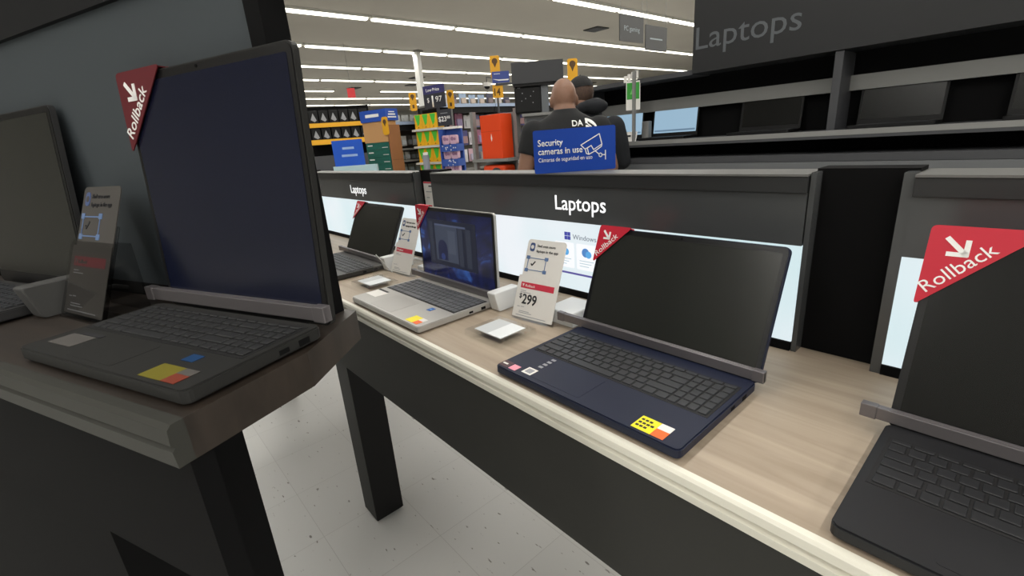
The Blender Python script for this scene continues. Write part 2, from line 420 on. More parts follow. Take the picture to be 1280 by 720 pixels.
for i, X in enumerate(ROWX):
    n0, n1 = (-3, 5) if i < 2 else (0, 12)
    for j in range(n0, n1):
        y = .35+2.68*j+(i*.83) % 1.3
        if i >= 7 and j == (i*3) % 5: continue
        k = max(0, i-2)
        lab = ('white fluorescent strip light on the ceiling, in the %s long row' % (['highest', 'second highest', 'third highest', 'fourth highest', 'fifth highest', 'sixth highest', 'seventh highest', 'eighth highest', 'lowest'][min(k, 8)])) if i >= 2 else 'white fluorescent strip light on the ceiling above the laptop table'
        grp = 'strip lights of ceiling row %s' % (['overhead', 'overhead', 'one', 'two', 'three', 'four', 'five', 'six', 'seven', 'eight', 'nine'][i])
        if proto is None:
            proto = thing('ceiling_light', lab, 'ceiling light', (X, y, CEILZ), 0, grp)
            B('housing', HOUSE, proto, (-.1, .1, 0, 2.62, -.06, 0), (-.05, .05, 2.62, 2.68, -.05, -.01))
            PR('diffuser', TUBE, proto, [(-.09, -.06), (-.07, -.105), (.07, -.105), (.09, -.06)], 'y', .05, 2.57)
        else: dup(proto, (X, y, CEILZ), 0, lab, grp)
    ld = bpy.data.lights.new('row_lamp', 'AREA'); ld.shape = 'RECTANGLE'; ld.size = .2; L = 28 if i < 2 else 26
    ld.size_y = L; ld.energy = (17 if i < 2 else 13.5)*L; ld.color = (1, .975, .925)
    lo = bpy.data.objects.new('row_lamp', ld); COL.objects.link(lo); lo.location = (X, (4 if i < 2 else 11), CEILZ-.13)

for X in (5.4, 9.0):          # unseen lamps without fixtures, added to brighten surfaces facing the camera
    ld = bpy.data.lights.new('row_lamp', 'AREA'); ld.shape = 'RECTANGLE'; ld.size = .2; ld.size_y = 28; ld.energy = 20*28; ld.color = (1, .975, .925)
    lo = bpy.data.objects.new('row_lamp', ld); COL.objects.link(lo); lo.location = (X, 4, CEILZ-.13)
# ------------------------------------------------------------------ main laptop table
def display_table(label, loc, rz, x0, x1, depth, legs, height, topm, trimm, apronm, group=None, apron=.207):
    t = thing('display_table', label, 'display table', loc, rz)
    B('tabletop', topm, t, (x0, x1, .012, depth, height-.034, height))
    h = height
    bm = bmesh.new()
    prism(bm, [(.014, h-.034), (.0, h-.034), (-.001, h-.023), (.003, h-.0215), (.007, h-.0195), (.007, h-.0175), (.003, h-.0155), (-.001, h-.014), (0, h-.004), (.003, h-.0002), (.014, h)], 'x', x0, x1)
    link('edge_trim', bm, trimm, t)
    B('apron', apronm, t, (x0, x1, .004, .03, height-.034-apron, height-.034))
    for lx in legs:
        b = B('leg', BLACK, t, (lx, lx+.106, .03, .14, .004, height-.034-.0), bev=.002)
        B('foot_pad', MATTE, b, (lx+.004, lx+.102, .034, .136, 0, .005))
    B('rear_rail', apronm, t, (x0, x1, depth-.03, depth-.004, height-.2, height-.034))
    return t
MAINY = .4465
display_table('long pale oak laptop table with cream edge and dark apron', (0, MAINY, 0), 0, -3.95, .95, .62, (-2.82, -1.55, -.27), TOP, OAK, TRIM, CHAR)
LIGHTBOX = lightbox_mat()
def lit_sign(label, loc, rz, x0, x1, z, text_x, text_w, text_h, logo=None, faceM=None, bandM=None, zs=(.017, .196, .285, .3125), upper=True, letterm=None, group='lit laptop signs along the table back'):
    """backlit board with a dark lettered header; local y = 0 is its face; zs: strip, panel top, inner line, top"""
    t = thing('display_sign', label, 'display sign', loc, rz, group)
    a, b_, c, d = zs
    B('lower_rail', MATTE, t, (x0, x1, 0, .03, 0, a))
    lp = B('light_panel', faceM or LIGHTBOX, t, (x0, x1, .004, .03, a, b_))
    hb = B('header_band', bandM or GLOSS, t, (x0, x1, .0, .08, b_, c))
    B('header_top', mat('header_top_grey', (40, 41, 42), .5), t, (x0, x1, -.006, .086, c, d), bev=.001)
    B('cap_strip', mat('cap_grey', (104, 104, 102), .5), t, (x0, x1, -.008, .088, d, d+.0035))
    text('header_lettering', 'Laptops', letterm or emit('lit_letter', (246, 248, 250), .85, (240, 240, 240)), hb, text_x, b_+.03, h=text_h, w=text_w, y=-.0003, bold=.004)
    if logo is not None:
        lx = logo
        bm = bmesh.new()
        for i in (0, 1):
            for j in (0, 1): prism(bm, rrect(lx+i*.0105, lx+.0095+i*.0105, .149+j*.0105, .1585+j*.0105, .0004), 'y', .0034, .0042)
        link('window_logo', bm, emit('logo_blue', (66, 72, 168), .9), lp)
        text('logo_lettering', 'Windows', emit('panel_grey', (138, 148, 160), .8), lp, lx+.028, .152, h=.0125, w=.075, y=.004)
        cb = emit('cloud_blue', (96, 176, 236), .9); cw = emit('tile_white', (250, 252, 255), 1.0)
        for k in range(4):
            q = lx-.035+k*.074
            PR('feature_tile', cw, lp, rrect(q, q+.066, .075, .142, .004), 'y', .0036, .0042)
            bm = bmesh.new(); prism(bm, circ(q+.03, .121, .0115, 18), 'y', .0026, .0038); link('round_icon', bm, emit('icon_blue', (84, 140, 206), .9), lp)
            bm = bmesh.new(); prism(bm, circ(q+.04, .117, .009, 18), 'y', .002, .0032); link('round_icon', bm, cb, lp)
            bm = bmesh.new()
            for r in range(3): prism(bm, [(q+.01, .098-r*.007), (q+.056-.008*r, .098-r*.007), (q+.056-.008*r, .0998-r*.007), (q+.01, .0998-r*.007)], 'y', .003, .0038)
            link('small_print', bm, emit('print_pale', (190, 212, 220), .9), lp)
        B('purple_line', emit('line_purple', (92, 84, 160), .9), lp, (lx-.05, lx+.32, .003, .0045, .0585, .0635))
    return t
SY = .872
lit_sign('lit laptop sign with dark header behind the navy laptop', (0, SY, TOP), 0, -1.405, -.262, 0, -.832, .160, .036, logo=-.808)
lit_sign('lit laptop sign beyond the dark post, behind the farthest laptop', (0, SY, TOP), 0, -2.68, -1.541, 0, -2.108, .160, .036, logo=-2.085)
lit_sign('lit laptop sign nearest the camera, at the right end of the table', (0, SY, TOP), 0, -.128, .95, 0, .30, .160, .036, logo=.32)
lit_sign('lit laptop sign at the far left end of the table', (0, SY, TOP), 0, -3.95, -2.815, 0, -3.38, .160, .036, logo=-3.36)
for x, lb in ((-1.539, 'black post between two lit signs, paper tag taped on it'), (-.26, 'black post right of the navy laptop, between two lit signs'), (-2.813, 'black post between the two farthest lit signs')):
    p = thing('divider_post', lb, 'post', (x, SY, TOP), 0, 'black posts between the signs')
    B('column', MATTE, p, (0, .132, .03, .085, 0, .322))
    B('side_fin', GLOSS, p, (.118, .132, .002, .03, 0, .318), (0, .008, .002, .03, 0, .318))
tg = thing('paper_tag', 'white paper tag with a red top edge taped to the black post', 'paper tag', (-1.516, SY+.028, TOP+.19), 0)
PR('paper', CARD, tg, rrect(0, .082, 0, .092, .003), 'y', 0, .0012)
B('red_edge', PRICERED, tg, (.001, .081, -.0004, .0005, .086, .0915)); 
bm = bmesh.new(); bx(bm, .034, .056, -.0006, .0004, .074, .079); link('punched_slot', bm, INK, tg)
bm = bmesh.new(); bx(bm, .014, .05, -.0005, .0004, .055, .058); bx(bm, .014, .034, -.0005, .0004, .034, .037); link('small_print', bm, GREYINK, tg)

# --- laptops on it
def sticker_set(t, items):
    for nm, m, pts, z in items:
        PR(nm, m, t, pts, 'z', z, z+.0004)
def q(x0, x1, y0, y1): return [(x0, y0), (x1, y0), (x1, y1), (x0, y1)]
LEMON = mat('lemon_sticker', (238, 222, 30), .5); SORANGE = mat('orange_sticker', (238, 104, 40), .5)
YTXT = INK
# silver laptop with the lit blue screen
WP = wallpaper_mat()
t2, M2, lid2 = laptop('silver laptop with lit blue screen, red corner flag on its lid', (-1.244, .462, TOP), .361, .232, SILVER, KEYGREY, .238, .035, .226, WP, (.012, .349, .108, .206), (.10, .215, .01, .095))
pm = emit('pic_grey', (58, 66, 84), .8); pd = emit('pic_dark', (20, 26, 58), .9); pk = emit('pic_deep', (24, 29, 48), .8); pb = emit('pic_blue', (34, 50, 100), .9)
sc2 = [c for c in lid2.children if c.name.startswith('screen')][0]
def pic(nm, m, pts, y=-.0022): return PR(nm, m, lid2, pts, 'y', y, y+.0004, M2)
pic('screen_picture', pk, rrect(.055, .285, .062, .192, .002)); pic('screen_picture', pm, q(.09, .20, .075, .18), -.0024); pic('screen_picture', emit('pic_mid', (44, 50, 66), .8), q(.205, .225, .07, .18), -.0024); pic('screen_picture', emit('pic_mid', (44, 50, 66), .8), q(.24, .262, .07, .175), -.0024); pic('screen_picture', emit('pic_mid', (44, 50, 66), .8), q(.062, .08, .07, .185), -.0024)
pic('screen_picture', pd, circ(.125, .112, .024, 14, 0, 180)+[(.101, .078), (.149, .078)], -.0026); pic('screen_picture', emit('pic_pale', (74, 82, 100), .7), q(.155, .19, .10, .165), -.0026)
pic('screen_picture', pb, circ(.125, .088, .010, 12), -.003); pic('screen_picture', emit('pic_lamp', (78, 86, 112), .8), q(.09, .24, .176, .181), -.0026)
Z = .0182
sticker_set(t2, [('white_label', CARD, q(.006, .066, .041, .080), Z), ('label_strip', INK, q(.004, .058, .0805, .088), Z+.0001),
                 ('sale_sticker', LEMON, q(.290, .322, .008, .040), Z), ('sale_sticker', SORANGE, q(.322, .342, .009, .026), Z+.0001), ('sale_sticker', CARD, q(.322, .342, .026, .040), Z+.0001),
                 ('blue_badge', mat('badge', (28, 92, 170), .4), q(.274, .291, .076, .094), Z), ('badge_mark', mat('badge_light', (120, 180, 230), .4), q(.278, .287, .083, .087), Z+.0004)])
flag('red triangular flag on the corner of the blue-screened laptop', t2, .361, M2, .226)
bracket('grey security bar across the hinge of the silver laptop', (-1.244, .462, TOP), 0, -.055, .363, .238, .019, .036)
# navy laptop
t3, M3, lid3 = laptop('navy laptop with dark screen and yellow sale sticker, nearest in the row', (-.609, .462, TOP), .362, .232, NAVY, KEYDARK, .237, .383, .219, SCREEN, (.012, .350, .093, .196), (.078, .186, .012, .084))
sticker_set(t3, [('dark_sticker', mat('maroon_sticker', (70, 40, 48), .4), q(.003, .025, .006, .026), Z), ('sticker_mark', CARD, q(.006, .018, .014, .018), Z+.0004),
                 ('pink_sticker', mat('pink_sticker', (232, 150, 168), .4), q(.028, .045, .007, .024), Z),
                 ('code_sticker', CARD, q(.056, .078, .013, .034), Z), ('code_frame', GREYINK, q(.060, .074, .017, .030), Z+.0003),
                 ('sale_sticker', LEMON, q(.286, .316, .006, .038), Z), ('sale_sticker', SORANGE, q(.316, .335, .006, .024), Z+.0001), ('sale_sticker', CARD, q(.316, .335, .024, .038), Z+.0001)])
bm = bmesh.new()
for i in range(3):
    for j in range(3+i % 2): bx(bm, .289+j*.0062, .2935+j*.0062, .012+i*.008, .016+i*.008, Z+.0004, Z+.0008)
link('sticker_print', bm, INK, t3)
bm = bmesh.new()
for i in range(4): bx(bm, .066, .075, .044+i*.011, .050+i*.011, Z-.0002, Z+.0003)
link('icon_print', bm, GREYINK, t3)
flag('red triangular flag on the corner of the navy laptop', t3, .362, M3, .219)
bracket('grey security bar across the hinge of the navy laptop', (-.609, .462, TOP), 0, -.060, .372, .242, .019, .036)
# third laptop, far left of the strip
t1, M1, lid1 = laptop('grey laptop with dark reflective screen, farthest left beside the white pod', (-1.875, .462, TOP), .372, .245, DARKLAP, KEYDARK, .245, .44, .215, SCREEN, (.012, .36, .1, .2), (.12, .23, .01, .09), split_keys=False)
flag('red triangular flag on the corner of the farthest grey laptop', t1, .372, M1, .215)
bracket('grey security bar across the hinge of the farthest grey laptop', (-1.875, .462, TOP), 0, -.04, .378, .248, .019, .036)
# right-hand neighbour
t4, M4, lid4 = laptop('black laptop with dark screen at the right edge, right of the navy laptop', (-.085, .462, TOP), .362, .232, mat('black_laptop', (16, 17, 21), .5), mat('black_keycap', (26, 27, 30), .5), .237, .30, .26, mat('screen_black', (16, 17, 16), .25, spec=.35), (.012, .350, .093, .196), (.078, .186, .012, .084), split_keys=False)
flag('red triangular flag on the corner of the black laptop at right', t4, .362, M4, .26, size=.1)
bracket('grey security bar across the hinge of the black laptop at right', (-.085, .462, TOP), 0, -.03, .37, .242, .019, .036)

price_stand('white price stand reading 299 left of the navy laptop', (-.735, .672, TOP), R(6), '299')
price_stand('white price stand left of the silver laptop, partly behind its lid', (-1.39, .692, TOP), R(3), None, lip=True)
puck('clear acrylic block in front of the 299 price stand', (-.738, .582, TOP), 0)
puck('clear acrylic block left of the silver laptop', (-1.352, .583, TOP), 0)
pod('white alarm pod right of the silver laptop', (-.878, .672, TOP), L=.075)
pod('white alarm pod right of the farthest grey laptop', (-1.499, .69, TOP))
w = thing('base_plate', 'flat white base plate behind the 299 price stand', 'base plate', (-.672, .705, TOP))
B('plate', WHITE, w, (-.045, .035, 0, .09, 0, .034), bev=.003)
B('cable_notch', mat('notch_grey', (120, 122, 126), .5), w, (-.01, .01, .088, .0905, .006, .02))
w = thing('base_plate', 'flat white base plate behind the price stand of the silver laptop', 'base plate', (-1.30, .735, TOP))
B('plate', WHITE, w, (-.045, .03, 0, .09, 0, .03), bev=.003)

# security notice standing on the header
sg = thing('security_sign', 'blue security camera notice standing on the sign header', 'sign', (-.800, .915, TOP+.3162), R(45))
PR('board', BLUE, sg, rrect(-.101, .101, 0, .104, .005), 'y', 0, .004)
B('stand', BLACK, sg, (-.05, .05, .004, .03, 0, .004), (-.02, .02, .004, .0065, 0, .08))
text('lettering', 'Security', LETTER, sg, -.090, .066, h=.0150, w=.062, y=-.0003, bold=.012)
text('lettering', 'cameras in use', LETTER, sg, -.090, .0455, h=.0150, w=.110, y=-.0003, bold=.012)
text('lettering', 'Cámaras de seguridad en uso', LETTER, sg, -.090, .028, h=.0096, w=.134, y=-.0003)
def line_art(parent, name, segs, w, m, y=-.0012):
    bm = bmesh.new()
    for p, r in segs:
        p, r = Vector(p), Vector(r); d = (r-p).normalized(); n = Vector((-d.y, d.x))*w; p = p-d*w*.6; r = r+d*w*.6
        prism(bm, [tuple(p-n), tuple(r-n), tuple(r+n), tuple(p+n)], 'y', y, y+.0014)
    return link(name, bm, m, parent)
def S(x, y): return ((x-492)*.00032, .104-(y-292)*.00032)
cam_pts = [S(543, 422), S(685, 348), S(704, 425), S(640, 462), S(622, 430), S(575, 455), S(543, 422)]
segs = list(zip(cam_pts, cam_pts[1:]))
lens = [S(575, 450), S(584, 487), S(603, 495), S(665, 465), S(700, 442), S(704, 425)]
segs += list(zip(lens, lens[1:])) + [(S(592, 448), S(603, 495)), (S(655, 475), S(683, 500)), (S(702, 505), S(730, 505)), (S(730, 472), S(730, 540))]
rg = [S(692+12*math.cos(R(a)), 505+14*math.sin(R(a))) for a in range(0, 361, 45)]
segs += list(zip(rg, rg[1:]))
line_art(sg, 'camera_drawing', segs, .0011, LETTER)

# ------------------------------------------------------------------ taller display stand on the left, dimming painted into its colours
LY = R(23)
LO = Vector((-.736, -.110, 0)); LH = EYE-.199
def LL(x, y, z=0):
    c, s = math.cos(LY), math.sin(LY)
    return (LO.x+c*x-s*y, LO.y+s*x+c*y, LH+z)
dst = thing('display_counter', 'tall display counter at the left, wood and edge colours dimmed', 'display counter', (LO.x, LO.y, 0), LY)
DIMTRIM = mat('dimmed_trim', (54, 54, 50), .55, spec=.3)  # cream trim, darkened in the colour as if dimly lit
PR('countertop', DIMOAK, dst, [(-1.4, -.008), (.318, -.008), (.318, .12), (.275, .238), (-1.4, .238)], 'z', LH-.04, LH)
bm = bmesh.new(); h = LH
prism(bm, [(-.008, h-.04), (-.022, h-.04), (-.023, h-.024), (-.0195, h-.021), (-.023, h-.018), (-.022, h-.004), (-.018, h-.0002), (-.008, h)], 'x', -1.4, .318); link('edge_trim', bm, DIMTRIM, dst)
B('apron', MATTE, dst, (-1.4, .315, -.012, .008, LH-.2, LH-.04))
B('plinth', MATTE, dst, (-1.4, -.03, .02, .225, 0, LH-.04))
sgn = thing('display_board', 'tall black display board with dimmed panel behind the dimmed laptop at left', 'display board', LL(0, .204), LY)
B('lower_rail', MATTE, sgn, (-1.4, .24, 0, .03, 0, .02))
B('dim_panel', mat('dim_panel_face', (64, 70, 74), .6, spec=.3), sgn, (-1.4, .235, .004, .03, .02, .40))  # lit sign panel with its dimming painted in as dark grey
B('header', mat('dark_header', (20, 21, 23), .6, spec=.25), sgn, (-1.4, .30, -.004, .03, .40, .95))
B('side_post', MATTE, sgn, (.235, .258, -.004, .03, 0, .40))
bm = bmesh.new(); tube(bm, [(-.2, .02, .40), (.2, .02, .40)], .004, 6); link('seam', bm, MATTE, sgn)
DIMLAP = mat('dimmed_laptop', (38, 38, 37), .55, spec=.3)  # silver laptop, darkened in the colour to look dim
tl, Ml, lidl = laptop('laptop in dimmed colours facing us on the counter at left', LL(0, 0), .31, .152, DIMLAP, mat('dimmed_keycap', (30, 31, 33), .6), .165, .075, .30, mat('screen_indigo', (20, 24, 42), .2), (.012, .298, .064, .138), (.09, .18, .008, .055), rz=LY)
sticker_set(tl, [('pale_label', DIMCARD, q(.02, .07, .02, .045), Z), ('label_strip', INK, q(.03, .075, .046, .052), Z),
                 ('sale_sticker', mat('dimmed_lemon', (110, 102, 16), .6), q(.232, .268, .006, .030), Z), ('sale_sticker', mat('dimmed_orange', (120, 46, 26), .6), q(.268, .288, .006, .020), Z+.0001), ('sale_sticker', DIMCARD, q(.268, .288, .020, .030), Z+.0001),  # sticker colours carry the same painted dimming
                 ('blue_badge', mat('dimmed_badge', (26, 62, 104), .4), q(.24, .258, .040, .053), Z)])
DIMRED = mat('dimmed_red', (90, 8, 20), .6)  # flag red with dimming put into the colour
flag('dimmed red corner flag on the laptop at left', tl, .31, Ml, .30, size=.095, redm=DIMRED)
bracket('dark security bar across the hinge of the laptop at left', LL(0, 0), LY, -.04, .312, .168, .019, .036)
tk, Mk, lidk = laptop('laptop in dimmed colours cut off by the left edge, beside the counter price stand', LL(-.56, .0), .34, .152, mat('dimmed_grey_laptop', (44, 44, 45), .5), KEYDARK, .165, .095, .29, SCREEN, (.012, .328, .064, .138), (.09, .2, .008, .06), rz=LY, split_keys=False)  # body colour darkened to look dimly lit
flag('dimmed red corner flag at the upper left edge of the frame', tk, .34, Mk, .29, size=.095, redm=DIMRED)
price_stand('price stand in dimmed colours between the two laptops at left', LL(-.105, .10), LY-.05, None, clear=acrylic('dimmed_acrylic', (.8, .8, .8), -.04), card=mat('dimmed_card', (66, 63, 60), .7), dim=True)  # white card and clear holder, dimming painted into their colours
B2 = pod('dimmed white alarm pod right of the laptop at the left edge', LL(-.21, .085), LY, L=.08)
DIMPOD = mat('dimmed_pod', (72, 72, 71), .6)  # white pod darkened in its colour
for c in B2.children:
    c.data.materials.clear(); c.data.materials.append(DIMPOD)


# ------------------------------------------------------------------ people
def remeshed(bm, voxel, smooth=4):
    me = bpy.data.meshes.new('r'); bm.to_mesh(me); bm.free()
    o = bpy.data.objects.new('r', me); COL.objects.link(o)
    m = o.modifiers.new('v', 'REMESH'); m.mode = 'VOXEL'; m.voxel_size = voxel
    s = o.modifiers.new('s', 'SMOOTH'); s.iterations = smooth; s.factor = .5
    dg = bpy.context.evaluated_depsgraph_get(); dg.update()
    out = bpy.data.meshes.new_from_object(o.evaluated_get(dg))
    bpy.data.objects.remove(o); bpy.data.meshes.remove(me)
    for p in out.polygons: p.use_smooth = True
    return out
def meshobj(name, me, m, parent=None):
    me.name = name; me.materials.clear(); me.materials.append(m)
    o = bpy.data.objects.new(name, me); COL.objects.link(o)
    if parent is not None: o.parent = parent
    return o
def limbs(bm, pts, rad, seg=12):
    tube(bm, pts, rad, seg)
    for p, r in zip(pts, rad): ball(bm, p, r, r, r, 12, 8)
def person(label, loc, rz, head=(0, .06, 1.545), turn=0, big=1.0, skin=SKIN, top=SHIRT, long_sleeves=False):
    bm = bmesh.new()
    tor = [((0, 0, .86), .165, .115), ((0, 0, 1.0), .175, .128), ((0, -.01, 1.15), .19, .13), ((0, -.01, 1.28), .212, .122), ((0, 0, 1.37), .205, .1), ((0, .008, 1.425), .13, .08), ((head[0]*.4, .02, 1.465), .070, .070), ((head[0]*.8, head[1]*.6, (1.465+head[2])/2), .064, .068), ((head[0], head[1], head[2]), .062, .07)]
    loft(bm, [((c[0], c[1], c[2]), rx*big, ry*big, None) if c[2] < 1.44 else (c, rx, ry, None) for c, rx, ry in tor], 20)
    hx, hy, hz = head
    hm = Matrix.Translation(head) @ Matrix.Rotation(turn, 4, 'Z')
    def hball(c, rx, ry, rz):
        for v in ball(bm, c, rx, ry, rz, 18, 12): v.co = hm @ v.co
    hball((0, 0, .012), .0775, .095, .108); hball((0, .045, -.055), .055, .055, .06)      # skull, jaw
    for s in (-1, 1):
        hball((s*.079, -.006, -.012), .010, .022, .032)                                   # ears
        hball((s*.03, .083, .012), .017, .012, .010); hball((s*.035, .072, -.02), .022, .018, .018)
    hball((0, .100, -.012), .012, .016, .022); hball((0, .09, -.052), .024, .012, .008); hball((0, .088, -.07), .018, .012, .008)
    for s in (-1, 1):
        a = [(s*.195*big, 0, 1.365), (s*.265*big, -.01, 1.12), (s*.16, .17, 1.0)]
        limbs(bm, [a[0], tuple((Vector(a[0])+Vector(a[1]))/2), a[1]], [.06*big, .055*big, .046*big]); limbs(bm, [a[1], tuple((Vector(a[1])*.6+Vector(a[2])*.4)), a[2]], [.045*big, .043*big, .029])
        w = Vector(a[2]); hd = Vector((-s*.12, .95, -.1)).normalized(); sd = Vector((s, .12, 0)).normalized()
        p = w+hd*.055
        ball(bm, tuple(p), .036, .05, .018, 14, 8)
        for i, L in enumerate((.066, .074, .070, .055)):
            b0 = p+hd*.035+sd*(.027-.018*i); b1 = b0+hd*L*.5+Vector((0, 0, -.008)); b2 = b1+hd*L*.35+Vector((0, 0, -.026))
            tube(bm, [tuple(p+sd*(.02-.013*i)), tuple(b0), tuple(b1), tuple(b2)], [.0095, .009, .0085, .007], 8)
        th = p-sd*.034-hd*.02
        tube(bm, [tuple(p-sd*.015-hd*.02), tuple(th), tuple(th+hd*.034-sd*.016+Vector((0, 0, -.01))), tuple(th+hd*.06-sd*.010+Vector((0, 0, -.02)))], [.012, .0115, .0105, .008], 8)
        limbs(bm, [(s*.092, 0, .88), (s*.1, .015, .68), (s*.1, .02, .48), (s*.102, -.02, .30), (s*.1, -.01, .09)], [.095, .082, .058, .056, .04])
        limbs(bm, [(s*.1, -.04, .04), (s*.105, .06, .035), (s*.108, .15, .03)], [.036, .036, .028])
    body = meshobj('person', remeshed(bm, .0075), skin)
    body.location = loc; body.rotation_euler = (0, 0, rz); tag(body, label, 'person')
    # upper garment
    bm = bmesh.new(); e = .013 if not long_sleeves else .022
    g = [((0, 0, .84), .182, .135), ((0, 0, 1.0), .19, .142), ((0, -.01, 1.15), .203, .143), ((0, -.012, 1.28), .224, .136), ((0, 0, 1.37), .214, .112), ((0, .006, 1.43), .14, .09), ((head[0]*.4, .018, 1.468), .078, .078), ((head[0]*.5, .02, 1.482), .074, .075)]
    loft(bm, [(c, rx*(big if c[2] < 1.44 else 1)+(e-.013), ry*(big if c[2] < 1.44 else 1)+(e-.013), None) for c, rx, ry in g], 24)
    for s in (-1, 1):
        a = [Vector((s*.195*big, 0, 1.362)), Vector((s*.265*big, -.01, 1.12)), Vector((s*.16, .17, 1.0))]
        if long_sleeves: limbs(bm, [a[0], (a[0]+a[1])/2, a[1]], [.075*big+.012, .07*big+.012, .063*big]); limbs(bm, [a[1], a[1]*.15+a[2]*.85], [.062*big, .045])
        else:
            m = a[0]*.46+a[1]*.54; tube(bm, [a[0], a[0]*.7+a[1]*.3, m], [.074*big, .073*big, .070*big], 14); ball(bm, tuple(a[0]), .074*big, .07*big, .07*big)
    gm = remeshed(bm, .010)
    garment = meshobj('hoodie' if long_sleeves else 'shirt', gm, top, body)
    bm = bmesh.new()
    loft(bm, [((0, 0, .78), .178, .135, None), ((0, 0, .9), .178, .13, None), ((0, 0, .97), .176, .13, None)], 20)
    for s in (-1, 1): limbs(bm, [(s*.092, 0, .86), (s*.1, .015, .66), (s*.1, .02, .46), (s*.102, -.02, .28), (s*.1, -.015, .10)], [.108, .096, .076, .072, .066])
    meshobj('trousers', remeshed(bm, .012), DENIM, body)
    for s in (-1, 1):
        bm = bmesh.new(); loft(bm, [((s*.105, .05, .012), .05, .155, None), ((s*.105, .05, .04), .052, .158, None), ((s*.105, .035, .07), .046, .13, None), ((s*.102, -.02, .10), .042, .065, None)], 18)
        link('shoe', bm, CAPM, body, smooth=True)
    return body, garment, hm
PY = R(49.7)
p1, shirt, hm1 = person('bald man in black T-shirt with white back print, seen from behind', (-2.015, 2.235, 0), PY, head=(-.0, .06, 1.54), big=1.02)
bvh = BVHTree.FromPolygons([v.co.copy() for v in shirt.data.vertices], [tuple(p.vertices) for p in shirt.data.polygons])
def on_back(o):
    me = o.data
    bm = bmesh.new(); bm.from_mesh(me)
    bmesh.ops.subdivide_edges(bm, edges=[e for e in bm.edges if e.calc_length() > .015], cuts=2)
    for v in bm.verts:
        h = bvh.ray_cast(Vector((v.co.x, -1, v.co.z)), Vector((0, 1, 0)))
        if h[0] is not None: v.co.y = h[0].y-.002+(v.co.y+.5)
    bm.to_mesh(me); bm.free()
on_back(text('print_lettering', 'DA', LETTER, shirt, .022, 1.378, h=.033, w=.066, y=-.5, bold=.02))
on_back(text('print_lettering', 'NORTH', LETTER, shirt, -.098, 1.332, h=.036, w=.19, y=-.5, bold=.02))
def arcband(r0, r1): return circ(.103, 1.345, r1, 12, 0, 90)+circ(.103, 1.345, r0, 12, 90, 0)
bm = bmesh.new(); prism(bm, arcband(.045, .075), 'y', -.5006, -.5); prism(bm, arcband(.012, .036), 'y', -.5006, -.5)
on_back(link('print_emblem', bm, LETTER, shirt))
p2, hoodie, hm2 = person('man in black cap and dark hoodie beside the bald man, seen from behind', (-2.295, 2.79, 0), PY, head=(-.045, .05, 1.605), turn=R(35), big=.93, top=HOOD, long_sleeves=True)
bm = bmesh.new()
for a in range(0, 360, 30):
    ca, sa = math.cos(R(a)), math.sin(R(a)); ball(bm, (-.01+.075*ca, .0+.07*sa, 1.495+.012*(1-sa)+.02*ca), .045, .045, .04, 12, 8)
ball(bm, (.035, -.075, 1.51), .09, .055, .05)
meshobj('hood', remeshed(bm, .010), HOOD, p2)
bm = bmesh.new()
r = ball(bm, (0, -.002, .03), .083, .101, .094, 24, 16)
bmesh.ops.bisect_plane(bm, geom=bm.verts[:]+bm.edges[:]+bm.faces[:], plane_co=(0, 0, .035), plane_no=(0, .12, 1), clear_inner=True)
prism(bm, [(-.07, .07), (-.06, .14), (0, .168), (.06, .14), (.07, .07)], 'z', .03, .035)
ball(bm, (0, 0, .123), .008, .008, .006, 10, 6)
for v in bm.verts: v.co = hm2 @ v.co
cap = link('cap', bm, CAPM, p2, smooth=False)
bm = bmesh.new(); ball(bm, (0, -.012, .012), .0805, .090, .108, 24, 16)
bmesh.ops.bisect_plane(bm, geom=bm.verts[:]+bm.edges[:]+bm.faces[:], plane_co=(0, 0, .048), plane_no=(0, 0, 1), clear_outer=True)
bmesh.ops.bisect_plane(bm, geom=bm.verts[:]+bm.edges[:]+bm.faces[:], plane_co=(0, .02, -.02), plane_no=(0, -1, .55), clear_inner=True)
for v in bm.verts: v.co = hm2 @ v.co
link('hair', bm, HAIR, p2, smooth=True)

# ------------------------------------------------------------------ laptop wall behind the men
WY = 3.2
wu = thing('display_shelving', 'long dark laptop display wall behind the two men, tall black fascia at right', 'display wall', (0, WY, 0))
WX0, WX1, XF = -2.9, 2.6, -1.72
B('back_panel', MATTE, wu, (WX0, WX1, .22, .26, 0, 1.70))
B('top_rail', DKFIX, wu, (WX0, XF, -.02, .26, 1.655, 1.685))
B('pale_band', GREYFIX, wu, (WX0, WX1, .16, .22, 1.455, 1.535))
B('shelf', DKFIX, wu, (WX0, WX1, -.06, .22, 1.205, 1.25)); B('shelf', DKFIX, wu, (WX0, WX1, -.08, .22, 1.085, 1.125)); B('shelf', mat('shelf_mid', (96, 98, 100), .5), wu, (WX0, WX1, -.085, .22, 1.04, 1.083)); B('base_cabinet', MATTE, wu, (WX0, WX1, .04, .22, 0, .98))
B('shelf', GREYFIX, wu, (WX0, WX1, -.062, -.056, 1.222, 1.25))
fas = B('fascia', mat('fascia_black', (26, 27, 29), .5), wu, (XF, WX1, -.03, .2, 1.66, 3.3))
text('fascia_lettering', 'Laptops', mat('dim_letter', (86, 90, 94), .6), fas, -1.70, 1.80, h=.13, w=.62, y=-.031)
B('end_post', GREYFIX, wu, (-2.175, -2.155, -.05, -.03, 1.25, 1.74))
for ux in (-2.66, -.9, .7): B('upright', DKFIX, wu, (ux, ux+.04, -.02, .2, 1.25, 1.655))
LIT = emit('screen_pale_blue', (166, 200, 224), .8)
